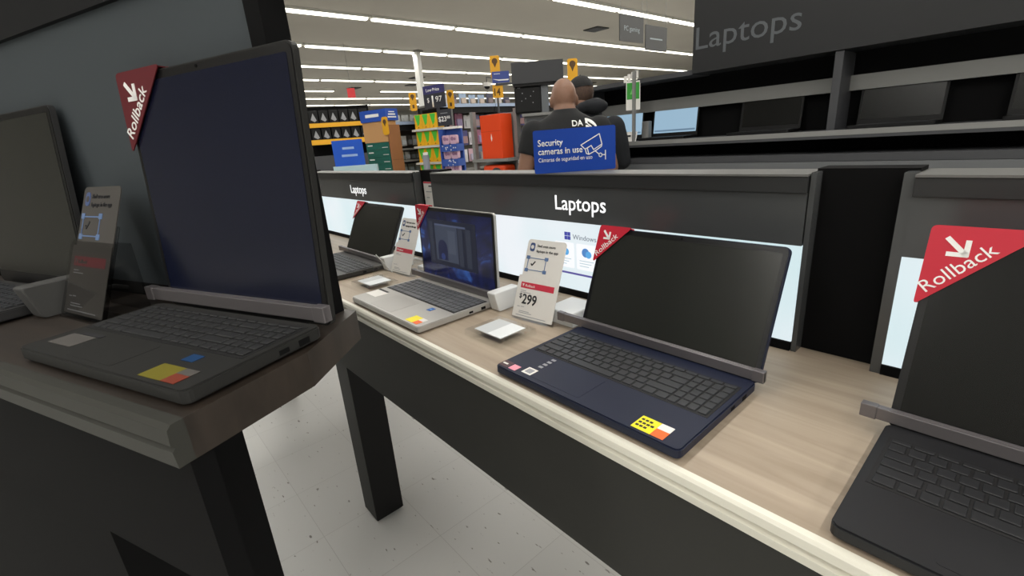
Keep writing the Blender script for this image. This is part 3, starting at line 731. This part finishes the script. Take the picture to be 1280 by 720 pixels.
def wall_laptop(label, x, w=.37, lit=True):
    t = thing('laptop', label, 'laptop', (x, WY-.04, 1.25), 0, 'laptops on the display wall')
    PR('base', BLACK, t, rrect(0, w, 0, .2, .01), 'z', .001, .018)
    M = Matrix.Translation((0, .19, .014)) @ Matrix.Rotation(-.12, 4, 'X')
    l = PR('lid', BLACK, t, rrect(0, w, 0, .225, .008), 'y', 0, .008, M)
    PR('screen', LIT if lit else mat('screen_black', (16, 17, 16), .25, spec=.35), l, rrect(.012, w-.012, .03, .213, .002), 'y', -.001, .001, M)
    B('keyboard', KEYDARK, t, (.02, w-.02, .08, .17, .0178, .0195))
    if lit: bm = bmesh.new(); bx(bm, .02, w-.02, -.0018, -.0008, .04, .052, M=M); link('taskbar', bm, emit('task_grey', (120, 150, 176), .7), l)
wall_laptop('laptop with pale blue screen on the back wall, behind the hooded man', -2.585)
wall_laptop('laptop with pale blue screen on the back wall, right of the white price card', -2.13)
wall_laptop('switched-off laptop on the back wall beneath the black fascia lettering', -1.46, lit=False)
wall_laptop('switched-off laptop on the back wall, just right of the shelf upright past the lettering', -.80, lit=False)
wall_laptop('switched-off laptop on the back wall, last one towards the right edge', -.2, lit=False)
t = thing('price_card', 'small white price card on the back wall shelf behind the men', 'price card', (-2.255, WY-.055, 1.25), R(8))
bm = bmesh.new(); Mx = Matrix.Rotation(-.35, 4, 'X'); bx(bm, 0, .11, 0, .002, 0, .075, M=Mx); link('card', bm, CARD, t)
bm = bmesh.new(); bx(bm, .02, .06, -.001, .001, .035, .05, M=Mx); bx(bm, .08, .1, -.001, .001, .04, .06, M=Mx); link('card_print', bm, INK, t)
t = thing('speaker_box', 'small grey upright device on the back wall shelf behind the price card', 'device', (-2.19, WY+.10, 1.25), 0)
B('body', GREYFIX, t, (0, .06, 0, .05, 0, .14), bev=.006)
t = thing('hanging_ticket', 'green and white ticket sign hanging from the back wall post', 'sign', (-2.225, WY-.055, 1.475), R(20))
PR('board', CARD, t, rrect(0, .105, 0, .2, .004), 'y', 0, .003)
PR('green_panel', mat('ticket_green', (50, 150, 50), .6), t, rrect(.006, .099, .075, .19, .003), 'y', -.001, .001)
bm = bmesh.new(); prism(bm, [(.03, .11), (.052, .165), (.075, .11)], 'y', -.0018, -.0008); link('tree_mark', bm, mat('ticket_pale', (120, 200, 110), .6), t)
bm = bmesh.new()
for i in range(4): bx(bm, -.02+i*.028, .004+i*.028, .01, .012, .195+i*.008, .24+i*.012)
link('pale_tabs', bm, CARD, t)
bm = bmesh.new(); tube(bm, [(.09, .008, .2), (.1, .008, .27), (.06, .008, .275)], .004, 6); link('hook', bm, GREYFIX, t)

# ------------------------------------------------------------------ grey game kiosk left of the men
k = thing('kiosk', 'grey kiosk with dark header panel left of the bald man', 'kiosk', (-3.50, 3.36, 0), R(48))
KX = mat('kiosk_grey', (120, 120, 120), .5)
B('cabinet', KX, k, (-.05, .34, .02, .20, 0, 1.55)); B('inset_panel', mat('kiosk_inset', (84, 86, 90), .5), k, (-.03, .32, .012, .022, 1.1, 1.51))
B('ledge', GREYFIX, k, (-.07, .36, -.03, .2, 1.535, 1.56))
B('column', mat('kiosk_column', (98, 102, 106), .5), k, (.13, .20, .1, .2, 1.56, 1.83)); B('monitor', BLACK, k, (-.135, .13, .09, .2, 1.565, 1.82), bev=.02)
bm = bmesh.new()
for x, z in ((-.10, 1.80), (-.085, 1.80), (-.06, 1.75), (.05, 1.76), (-.03, 1.70), (.02, 1.72), (-.07, 1.68), (.04, 1.66)): bx(bm, x, x+.008, .0885, .0895, z, z+.008)
link('indicator_light', bm, mat('speck_grey', (150, 152, 156), .5), k)
B('header_panel', mat('kiosk_header', (50, 51, 54), .5), k, (-.15, .35, .06, .2, 1.84, 2.03)); B('header_underside', BLACK, k, (-.14, .34, .07, .19, 1.815, 1.84))
B('lower_shelf', mat('pale_ledge', (172, 174, 174), .5), k, (-.14, .3, -.10, .02, 1.10, 1.13)); B('shelf_front', BLACK, k, (-.14, .3, -.06, .02, .7, 1.10))
o = thing('display_rack', 'grey metal rack holding the orange boxes', 'rack', (-4.12, 3.13, 0), R(8))
B('post', GREYFIX, o, (-.04, 0, 0, .05, 0, 1.63)); B('post', GREYFIX, o, (.42, .46, .16, .2, 0, 1.63)); B('shelf', GREYFIX, o, (-.04, .46, -.02, .2, 1.125, 1.155)); B('shelf', GREYFIX, o, (-.04, .46, -.02, .2, .86, .89)); B('back', GREYFIX, o, (-.04, .46, .2, .22, 0, 1.60))
t = thing('orange_box', 'tall orange box standing on the grey rack', 'box', (-4.06, 3.15, 1.155), R(6))
B('carton', ORANGE, t, (.03, .32, 0, .17, 0, .43), bev=.003)
bm = bmesh.new(); prism(bm, [(.17, .2), (.18, .25), (.19, .2), (.18, .17)], 'y', -.001, .001); link('pale_mark', bm, CARD, t)
B('carton_seam', mat('orange_dark', (170, 46, 6), .5), t, (.03, .32, -.0006, .0005, .268, .271))
t = thing('orange_tool', 'low orange box with a dark round reel on the lower rack shelf', 'box', (-4.06, 3.15, .89), R(6))
B('carton', ORANGE, t, (.01, .33, 0, .18, 0, .2), bev=.03)
bm = bmesh.new(); prism(bm, circ(.22, .1, .075, 24), 'y', -.012, .01); link('reel', bm, DKFIX, t)

# ------------------------------------------------------------------ endcap with yellow and green packs
PACKY = mat('pack_yellow', (232, 176, 24), .5); PACKG = mat('pack_green', (70, 190, 60), .5)
er = thing('endcap_rack', 'white shelf rack stacked with yellow and green packs', 'rack', (-5.28, 3.12, 0), R(12))
B('back_board', MATTE, er, (-.02, .40, .17, .19, 0, 1.75))
TZ = (1.53, 1.335, 1.14, .945)
for z in TZ: B('shelf', mat('shelf_white', (206, 206, 200), .5), er, (-.03, .41, -.03, .17, z-.025, z))
B('base', GREYFIX, er, (-.02, .40, 0, .17, 0, .915))
pr = None
for i, z in enumerate(TZ):
    for j in range(3):
        lb = 'yellow pack with green points, %s on the %s shelf of the endcap' % (('left', 'middle', 'right')[j], ('top', 'second', 'third', 'lowest')[i])
        c, s_ = math.cos(R(12)), math.sin(R(12)); lx = .004+j*.129
        loc = (-5.28+c*lx, 3.12+s_*lx, z)
        if pr is None:
            pr = thing('yellow_pack', lb, 'pack', loc, R(12), 'yellow and green packs on the endcap')
            B('carton', PACKY, pr, (0, .125, 0, .15, 0, .165), bev=.003)
            bm = bmesh.new(); prism(bm, [(.012, .161), (.105, .161), (.08, .06), (.05, .035)], 'y', -.0015, .001); link('green_point', bm, PACKG, pr)
            bm = bmesh.new(); prism(bm, [(.045, .012), (.06, .028), (.075, .012)], 'y', -.0015, .001); link('dark_mark', bm, mat('pack_brown', (150, 90, 20), .6), pr)
        else: dup(pr, loc, R(12), lb)
PS = mat('price_sign_dark', (46, 48, 56), .5); PT = mat('price_sign_top', (54, 52, 104), .5)
t = thing('price_sign', 'dark price sign reading 1.97 above the yellow packs', 'price sign', (-5.16, 3.20, 1.70), R(14))
PR('board', PS, t, q(.02, .36, .05, .21), 'y', 0, .006); PR('top_panel', PT, t, q(.02, .36, .21, .30), 'y', 0, .006)
text('lettering', 'Low Price', LETTER, t, .07, .235, h=.034, w=.21, y=-.0005, bold=.01)
text('price_numerals', '$', LETTER, t, .075, .12, h=.05, y=-.0005); text('price_numerals', '1', LETTER, t, .15, .065, h=.12, y=-.0005, bold=.02); text('price_numerals', '97', LETTER, t, .21, .115, h=.06, w=.10, y=-.0005)
B('stem', PS, t, (.2, .24, .006, .02, 0, .2))
t = thing('price_sign', 'smaller dark price sign right of the top yellow packs', 'price sign', (-4.90, 3.21, 1.54), R(20))
PR('board', PS, t, q(0, .2, .0, .18), 'y', 0, .005); text('price_numerals', '$23', LETTER, t, .012, .05, h=.052, w=.115, y=-.0005, bold=.02); text('price_numerals', '88', LETTER, t, .135, .075, h=.03, w=.045, y=-.0005)
B('clip', PS, t, (.08, .11, .005, .02, -.04, .1)); B('print_line', GREYINK, t, (.05, .15, -.0008, .0003, .135, .142))
def aisle_tag(label, loc, rz, h=.2, w=.085, nm=None):
    t = thing('aisle_tag', label, 'aisle marker', loc, rz, 'yellow aisle markers')
    PR('board', YELLOW, t, rrect(0, w, 0, h, w*.25), 'y', 0, .008)
    bm = bmesh.new(); prism(bm, circ(w/2, h-w*.55, w*.28, 16), 'y', -.001, .001); prism(bm, [(w*.3, h-w*.68), (w*.7, h-w*.68), (w/2, h-w*1.1)], 'y', -.0012, .0008); link('pin_mark', bm, mat('pin_brown', (90, 62, 30), .6), t)
    return t
a = aisle_tag('yellow aisle marker left of the 1.97 price sign', (-5.30, 3.10, 1.745), R(45), .21); B('letter_bar', mat('pin_brown', (0, 0, 0)), a, (.03, .055, -.001, .001, .03, .07))
a = aisle_tag('yellow aisle marker right of the 1.97 price sign', (-4.97, 3.42, 1.735), R(45), .21); B('letter_bar', mat('pin_brown', (0, 0, 0)), a, (.03, .055, -.001, .001, .03, .07))
B('stem', GREYFIX, a, (.03, .05, .008, .02, -1.735, .15))
# blue side display with pink packs
bd = thing('side_display', 'narrow blue cardboard display of pale pink packs beside the endcap', 'display', (-4.82, 3.22, 0), R(24))
BD = mat('display_blue', (44, 78, 156), .6)
B('board', BD, bd, (0, .21, .05, .08, 0, 1.5)); B('side_wing', BD, bd, (-.01, .0, -.1, .08, 0, 1.5)); B('top_edge', CARD, bd, (0, .21, .0, .085, 1.5, 1.525))
PK = mat('pink_pack', (206, 170, 186), .5); pp = None
for i in range(4):
    B('tray', BD, bd, (.0, .21, -.09, .05, 1.30-.165*i-.05, 1.30-.165*i+.03))
    for j in range(2):
        lb = 'pale pink pack, %s of the %s row in the blue side display' % (('left', 'right')[j], ('top', 'second', 'third', 'bottom')[i])
        lx = .008+.1*j; c, s_ = math.cos(R(24)), math.sin(R(24)); ly = -.06
        loc = (-4.82+c*lx-s_*ly, 3.22+s_*lx+c*ly, 1.331-.165*i)
        if pp is None:
            pp = thing('pink_pack', lb, 'pack', loc, R(24), 'pink packs in the blue side display')
            PR('pouch', PK, pp, rrect(0, .093, 0, .10, .02), 'y', 0, .05); bm = bmesh.new(); prism(bm, circ(.035, .06, .022, 12), 'y', -.002, .001); prism(bm, circ(.068, .055, .016, 12), 'y', -.002, .001); link('face_mark', bm, mat('pack_dusk', (150, 110, 140), .6), pp)
        else: dup(pp, loc, R(24), lb)
bm = bmesh.new()
rr = random.Random(3)
for i in range(4):
    for _ in range(9):
        x, z = rr.uniform(.015, .19), 1.30-.165*i-.045+rr.uniform(0, .06); bx(bm, x, x+.012, -.0915, -.0895, z, z+.012)
link('tray_speckle', bm, CARD, bd)
t = thing('grey_post', 'slim grey post standing in front of the yellow packs', 'post', (-4.95, 3.02, 0)); 
bm = bmesh.new(); tube(bm, [(0, 0, 0), (0, 0, 1.23)], .04, 14); link('pole', bm, mat('post_grey', (140, 144, 152), .4), t)
bm = bmesh.new(); tube(bm, [(0, 0, 1.23), (0, 0, 1.26)], .03, 14); link('cap', bm, CARD, t)

# ------------------------------------------------------------------ teal boxes, cardboard, blue signs
TEAL = mat('teal_carton', (14, 92, 78), .6); KRAFT = mat('kraft_board', (196, 148, 96), .7); KRAFT2 = mat('kraft_side', (150, 100, 62), .7)
SX, SYY, SR = -5.70, 2.64, R(14)
def SL(x, y): c, s_ = math.cos(SR), math.sin(SR); return (SX+c*x-s_*y, SYY+s_*x+c*y)
pl = thing('pallet_stand', 'brown cardboard stand behind and under the teal boxes', 'display stand', (SX, SYY, 0), SR)
B('base', KRAFT2, pl, (0, .43, 0, .16, 0, .995)); B('side_wall', KRAFT2, pl, (.432, .45, 0, .16, 0, 1.60)); B('back_wall', KRAFT2, pl, (0, .45, .16, .18, 0, 1.6)); 
B('fold_line', mat('kraft_line', (120, 80, 48), .7), pl, (.4501, .451, .0, .16, 1.20, 1.205))
tb = None
for i in range(5):
    loc = (*SL(.01, 0), .997+.083*i); lb = 'flat teal carton, %s of the stack under the cardboard box' % ('bottom', 'second from bottom', 'middle', 'second from top', 'topmost')[i]
    if tb is None:
        tb = thing('teal_carton', lb, 'carton', loc, SR, 'stacked teal cartons')
        B('carton', TEAL, tb, (0, .41, 0, .155, 0, .081), bev=.002); bm = bmesh.new(); bx(bm, .03, .12, -.0015, .0005, .045, .058); bx(bm, .29, .39, -.0015, .0005, .02, .026); link('print', bm, CARD, tb)
    else: dup(tb, loc, SR, lb)
t = thing('cardboard_box', 'plain brown cardboard box on top of the teal cartons', 'box', (*SL(0, 0), 1.413), SR)
B('carton', KRAFT, t, (0, .425, 0, .155, 0, .235), bev=.003); B('tape', KRAFT2, t, (.0, .425, .06, .09, .2345, .236))
t = thing('blue_header', 'blue header box with white lettering above the cardboard box', 'sign', (*SL(-.01, -.01), 1.65), SR)
B('box', mat('header_blue', (34, 78, 176), .5), t, (0, .46, 0, .19, 0, .13)); B('white_strip', LETTER, t, (.10, .34, -.0012, .0005, .05, .085))
B('white_strip', LETTER, t, (.4595, .4612, .03, .16, .03, .045), (.4595, .4612, .04, .15, .06, .075), (.4595, .4612, .05, .14, .09, .1))
a = aisle_tag('yellow tag hanging at the corner of the cardboard box', (*SL(.37, -.014), 1.49), SR, .2, .1)
t = thing('blue_sign', 'blue sign with two pale lines at the left, above a pale base', 'sign', (-5.36, 2.22, 0), R(40))
B('board', mat('sign_royal', (20, 84, 196), .5), t, (-.14, .22, 0, .02, 1.18, 1.46)); B('pale_base', mat('pale_aqua', (176, 204, 210), .5), t, (-.16, .36, -.02, .03, 1.05, 1.18)); B('foot', GREYFIX, t, (-.1, .26, 0, .03, 0, 1.05))
bm = bmesh.new(); bx(bm, -.02, .12, -.002, 0, 1.36, 1.385); bx(bm, -.04, .15, -.002, 0, 1.28, 1.305); link('pale_line', bm, mat('line_pale', (150, 180, 225), .5), t)

# ------------------------------------------------------------------ aisle shelves with hanging packs
GOND = mat('gondola_grey', (112, 110, 104), .6)
def gondola(label, x, y0, y1, top=1.95, shelves=(.5, .9)):
    t = thing('aisle_shelf', label, 'shelf', (x, y0, 0), 0, 'aisle shelves behind the endcap')
    L = y1-y0
    B('back_board', mat('pegboard', (92, 88, 80), .7), t, (-.06, 0, 0, L, 0, top)); B('upright', DKFIX, t, (-.02, .03, 0, .03, 0, top)); B('top_shelf', GOND, t, (-.3, .34, 0, L, top, top+.03)); B('top_lip', mat('lip_blue', (150, 166, 190), .5), t, (.34, .345, 0, L, top-.012, top+.04)); B('shade_block', BLACK, t, (.0, .30, 0, L, top-.1, top))  # black block under the top shelf stands in for its shade
    for z in shelves: B('shelf', GOND, t, (0, .32, 0, L, z-.03, z))
    B('base', DKFIX, t, (-.06, .34, 0, L, 0, .12))
gondola('aisle shelf of small grey packs behind the teal cartons', -7.9, 3.0, 5.2, 1.72, (1.32, 1.12, .9, .6))
gondola('aisle shelf of colourful hanging packs behind the endcap', -7.2, 4.36, 5.75, 1.93, (.9, .5))
gondola('aisle shelf of colourful hanging packs behind the orange box', -7.2, 5.76, 7.6, 1.93, (.9, .5))
pcols = [(196, 192, 198), (74, 70, 120), (150, 96, 120), (206, 204, 206), (60, 62, 84), (120, 116, 150), (180, 150, 160), (96, 104, 120)]
gcols = [(170, 168, 158), (120, 122, 108), (196, 194, 186), (92, 92, 84), (150, 150, 120), (70, 66, 60), (180, 182, 172)]
rnd = random.Random(11)
cache = {}
def hang_pack(x, y, z, w, h, col, lb, grp):
    key = (round(w, 2), round(h, 2), col)
    if key not in cache:
        t = thing('carded_pack', lb, 'pack', (x, y, z), 0, grp); m = mat('pack_%d_%d_%d' % col, col, .4); m2 = mat('pack2_%d_%d_%d' % col, tuple(min(255, int(v*.6+70)) for v in col[::-1]), .4)
        B('card', m, t, (0, .02, 0, w, 0, h), bev=.002)
        bm = bmesh.new(); prism(bm, rrect(w*.15, w*.85, h*.12, h*.6, .01), 'x', .018, .05); link('blister', bm, m2, t)
        B('peg', GREYFIX, t, (-.05, .03, w*.45, w*.55, h*.92, h*.95))
        cache[key] = t
    else: dup(cache[key], (x, y, z), 0, lb, grp)
for i, z in enumerate((1.58, 1.29, 1.0)):
    rown = ('top', 'second', 'third')[i]; y = 4.4
    while y < 7.3:
        w = rnd.choice((.16, .2)); h = rnd.choice((.22, .25))
        hang_pack(-7.12, y, z+rnd.uniform(0, .01), w, h, rnd.choice(pcols), 'carded pack hanging in the %s row of the colourful aisle shelf' % rown, 'carded packs hanging in the %s row' % rown)
        y += w+.03
for i, z in enumerate((1.36, 1.125, .905)):
    rown = ('top', 'second', 'third')[i]; y = 3.05
    while y < 5.05:
        w = rnd.choice((.09, .12)); h = (.17, .14, .15)[i]
        hang_pack(-7.75, y, z, w, h, rnd.choice(gcols), 'small grey pack in the %s row of the shelf behind the teal cartons' % rown, 'small grey packs in the %s row' % rown)
        y += w+.02
for j in range(9):
    w, h = .14, rnd.choice((.12, .16, .18)); y = 4.45+j*.2
    hang_pack(-6.98, y, 1.961, w, h, rnd.choice([(188, 194, 204), (70, 70, 90), (150, 170, 196)]), 'stock box standing on top of the colourful aisle shelf', 'stock boxes on top of the aisle shelf')
for j in range(12):
    hang_pack(-7.68, 3.1+j*.17, 1.751, .13, rnd.choice((.12, .15)), rnd.choice([(196, 196, 190), (170, 172, 170)]), 'pale stock box standing on top of the grey pack shelf', 'stock boxes on top of the grey pack shelf')
# dark packs with yellow price rails at far left
t = thing('yellow_rail_shelf', 'black shelf with two yellow price rails at the left, behind the blue header box', 'shelf', (-7.3, 2.55, 0), R(70))
B('back_board', MATTE, t, (0, .9, .2, .23, 0, 2.0)); B('yellow_rail', YELLOW, t, (0, .9, -.01, .0, 1.70, 1.76)); B('yellow_rail', YELLOW, t, (0, .9, -.01, .0, 1.46, 1.53)); B('shelf', DKFIX, t, (0, .9, 0, .2, 1.72, 1.75)); B('shelf', DKFIX, t, (0, .9, 0, .2, 1.48, 1.51)); B('base', DKFIX, t, (0, .9, 0, .2, 0, 1.3))
c, s_ = math.cos(R(70)), math.sin(R(70)); bp_ = None
for i, z in enumerate((1.751, 1.511)):
    for j in range(6):
        lx, ly = .03+j*.14, .03; loc = (-7.3+c*lx-s_*ly, 2.55+s_*lx+c*ly, z); lb = 'black pack on the %s yellow-railed shelf at left' % ('upper', 'lower')[i]; g = 'black packs on the %s yellow rail' % ('upper', 'lower')[i]
        if bp_ is None:
            bp_ = thing('black_pack', lb, 'pack', loc, R(70), g); B('carton', BLACK, bp_, (0, .125, 0, .1, 0, .185), bev=.003); bm = bmesh.new(); prism(bm, [(.02, .06), (.06, .15), (.1, .05), (.07, .03)], 'y', -.0015, .001); link('pale_picture', bm, GREYINK, bp_)
        else: dup(bp_, loc, R(70), lb, g)

# ------------------------------------------------------------------ aisle 14 marker, second marker, hanging signs
t = thing('aisle_marker', 'tall yellow aisle marker numbered 14 with a blue sign on it', 'aisle marker', (-5.02, 4.17, 0), R(49))
PR('board', YELLOW, t, rrect(0, .125, 2.10, 2.36, .02), 'y', 0, .02); PR('lower_board', YELLOW, t, rrect(.01, .145, 1.86, 2.02, .01), 'y', 0, .02)
bm = bmesh.new(); tube(bm, [(.07, .03, 0), (.07, .03, 2.2)], .012, 8); link('pole', bm, DKFIX, t)
bm = bmesh.new(); prism(bm, circ(.0625, 2.295, .036, 18), 'y', -.002, .001); prism(bm, [(.037, 2.275), (.088, 2.275), (.0625, 2.22)], 'y', -.0022, .0008); link('pin_mark', bm, mat('pin_brown', (0, 0, 0)), t)
text('number', '14', mat('pin_brown', (0, 0, 0)), t, .03, 1.89, h=.085, w=.08, y=-.001, bold=.02)
PR('blue_board', mat('board_blue', (52, 70, 140), .5), t, rrect(.015, .235, 2.035, 2.17, .005), 'y', -.02, -.012); bm = bmesh.new(); prism(bm, [(.02, 2.085), (.1, 2.06), (.22, 2.06), (.23, 2.075), (.1, 2.075)], 'y', -.022, -.0195); bx(bm, .04, .12, -.022, -.0195, 2.14, 2.146); link('white_stroke', bm, LETTER, t)
B('blue_board_rail', DKFIX, t, (.05, .3, -.012, .0, 2.005, 2.03))
d = thing('dome_camera', 'white dome camera on an arm beside the number 14 marker', 'camera', (-5.04, 4.06, 1.98), R(49))
bm = bmesh.new(); loft(bm, [((.04, 0, .02), .045, .045, None), ((.04, 0, .06), .06, .06, None), ((.04, 0, .065), .04, .04, None)], 20); link('housing', bm, CARD, d)
bm = bmesh.new(); ball(bm, (.04, 0, .02), .036, .036, .036); link('dome', bm, BLACK, d, smooth=True)
bm = bmesh.new(); tube(bm, [(.04, 0, .06), (.04, 0, .13), (.1, .1, .13)], .006, 6); link('arm', bm, DKFIX, d)
t = thing('aisle_marker', 'yellow aisle marker rising behind the two men', 'aisle marker', (-3.70, 4.16, 0), R(49))
PR('board', YELLOW, t, rrect(0, .11, 1.80, 2.115, .02), 'y', 0, .02); bm = bmesh.new(); tube(bm, [(.055, .03, 0), (.055, .03, 2.0)], .012, 8); link('pole', bm, DKFIX, t)
bm = bmesh.new(); prism(bm, circ(.055, 2.06, .034, 18), 'y', -.002, .001); prism(bm, [(.03, 2.045), (.08, 2.045), (.055, 1.985)], 'y', -.0022, .0008); link('pin_mark', bm, mat('pin_brown', (0, 0, 0)), t)
HS = mat('hanging_grey', (70, 70, 70), .6)
for lb, y, z, w, tx in (('left hanging grey sign near the ceiling, lettered PC gaming', 4.83, 2.30, .46, 'PC gaming'), ('right hanging grey sign near the ceiling, beside the PC gaming sign', 5.34, 2.235, .46, None)):
    t = thing('hanging_sign', lb, 'hanging sign', (-3.5, y, z), R(90), 'hanging signs near the ceiling')
    PR('board', HS, t, q(0, w, 0, .27), 'y', 0, .012)
    if tx: text('lettering', tx, mat('sign_letter', (150, 160, 164), .6), t, .08, .11, h=.05, w=.30, y=-.001)
    else: B('pale_line', mat('sign_letter', (0, 0, 0)), t, (.09, .36, -.001, .001, .12, .135))
    bm = bmesh.new(); tube(bm, [(-.02, .006, .33), (w+.04, .006, .33)], .004, 6); link('rail', bm, GREYFIX, t)
    bm = bmesh.new(); tube(bm, [(w*.05, .006, .27), (w*.05, .006, CEILZ-z)], .0025, 6); tube(bm, [(w*.95, .006, .27), (w*.95, .006, CEILZ-z)], .0025, 6); link('wire', bm, GREYFIX, t)
p = thing('pillar', 'slim white building pillar rising to the ceiling behind the endcap', 'pillar', (-16.0, 9.9, 0), R(20))
B('shaft', mat('pillar_white', (206, 206, 202), .6), p, (-.1, .1, -.1, .1, 0, CEILZ)); B('collar', mat('collar_grey', (120, 118, 112), .6), p, (-.2, .2, -.14, .14, CEILZ-.06, CEILZ))
VM = mat('vent_dark', (42, 40, 38), .7)
for i, (x, y, lb) in enumerate(((-10.93, 13.77, 'dark square air vent on the ceiling near the hanging signs'), (-21.97, 13.45, 'dark air vent on the ceiling just right of the pillar'), (-24.48, 14.62, 'small dark air vent on the ceiling right of the pillar, lower'), (-22, 27, 'dark air vent on the ceiling left of the green ticket'), (-26, 11.9, 'dark air vent on the ceiling at the far left of the pillar'))):
    v = thing('ceiling_vent', lb, 'ceiling vent', (x, y, CEILZ), 0, 'ceiling vents')
    B('frame', VM, v, (-.3, .3, -.3, .3, -.03, 0)); B('louvre', DKFIX, v, *[(-.26, .26, -.25+.1*k_, -.2+.1*k_, -.045, -.03) for k_ in range(5)])
t = thing('red_sign', 'small red sign hanging below the ceiling at the far left', 'sign', (-15.5, 6.98, 3.0), R(60)); PR('board', mat('sign_red', (226, 60, 66), .5), t, q(-.12, .12, 0, .28), 'y', 0, .02)
bm = bmesh.new(); tube(bm, [(0, .01, .28), (0, .01, CEILZ-3.03)], .006, 6); link('wire', bm, GREYFIX, t)
# far shelving runs that close the view across the shop
for i in range(3):
    t = thing('far_shelving', ('low far shelving run behind the grey pack shelf', 'far shelving run behind the colourful aisle shelf', 'far shelving run seen beyond the kiosk')[i], 'shelf', (-19+i*.5, (1, 8, 15)[i], 0), R(80))
    B('carcass', GOND, t, (-3, 3, 0, .9, 0, 1.75)); B('stock_face', mat('stock_mix', (130, 126, 122), .7, var=.5, vscale=3), t, (-3, 3, -.02, 0, .1, 1.7)); B('top_lip', GREYFIX, t, (-3, 3, -.03, .93, 1.75, 1.80))





# ------------------------------------------------------------------ camera, light, view
cam = bpy.data.cameras.new('camera'); co = bpy.data.objects.new('camera', cam); COL.objects.link(co)
yaw, pitch, roll = R(49.71314991), R(17.65879987), R(-4.36029573)
Ry = Matrix.Rotation(yaw, 3, 'Z')
fw = Vector((0, math.cos(pitch), -math.sin(pitch))); rt = Vector((1, 0, 0)); up = rt.cross(fw)
r_ = rt*math.cos(roll)+up*math.sin(roll); u_ = r_.cross(fw)
r_, u_, fw = Ry @ r_, Ry @ u_, Ry @ fw
mw = Matrix((( r_.x, u_.x, -fw.x, 0), (r_.y, u_.y, -fw.y, 0), (r_.z, u_.z, -fw.z, EYE), (0, 0, 0, 1)))
co.matrix_world = mw
cam.sensor_width = 36; cam.lens = 581.175/1280*36; cam.clip_start = .02; cam.clip_end = 200
scene.camera = co
w = bpy.data.worlds.new('world'); scene.world = w; w.use_nodes = True
w.node_tree.nodes['Background'].inputs['Color'].default_value = (.8, .85, .9, 1); w.node_tree.nodes['Background'].inputs['Strength'].default_value = .05
scene.view_settings.view_transform = 'Standard'; scene.view_settings.look = 'None'
scene.view_settings.gamma = 1; scene.view_settings.use_curve_mapping = False
scene.view_settings.exposure = 0.0
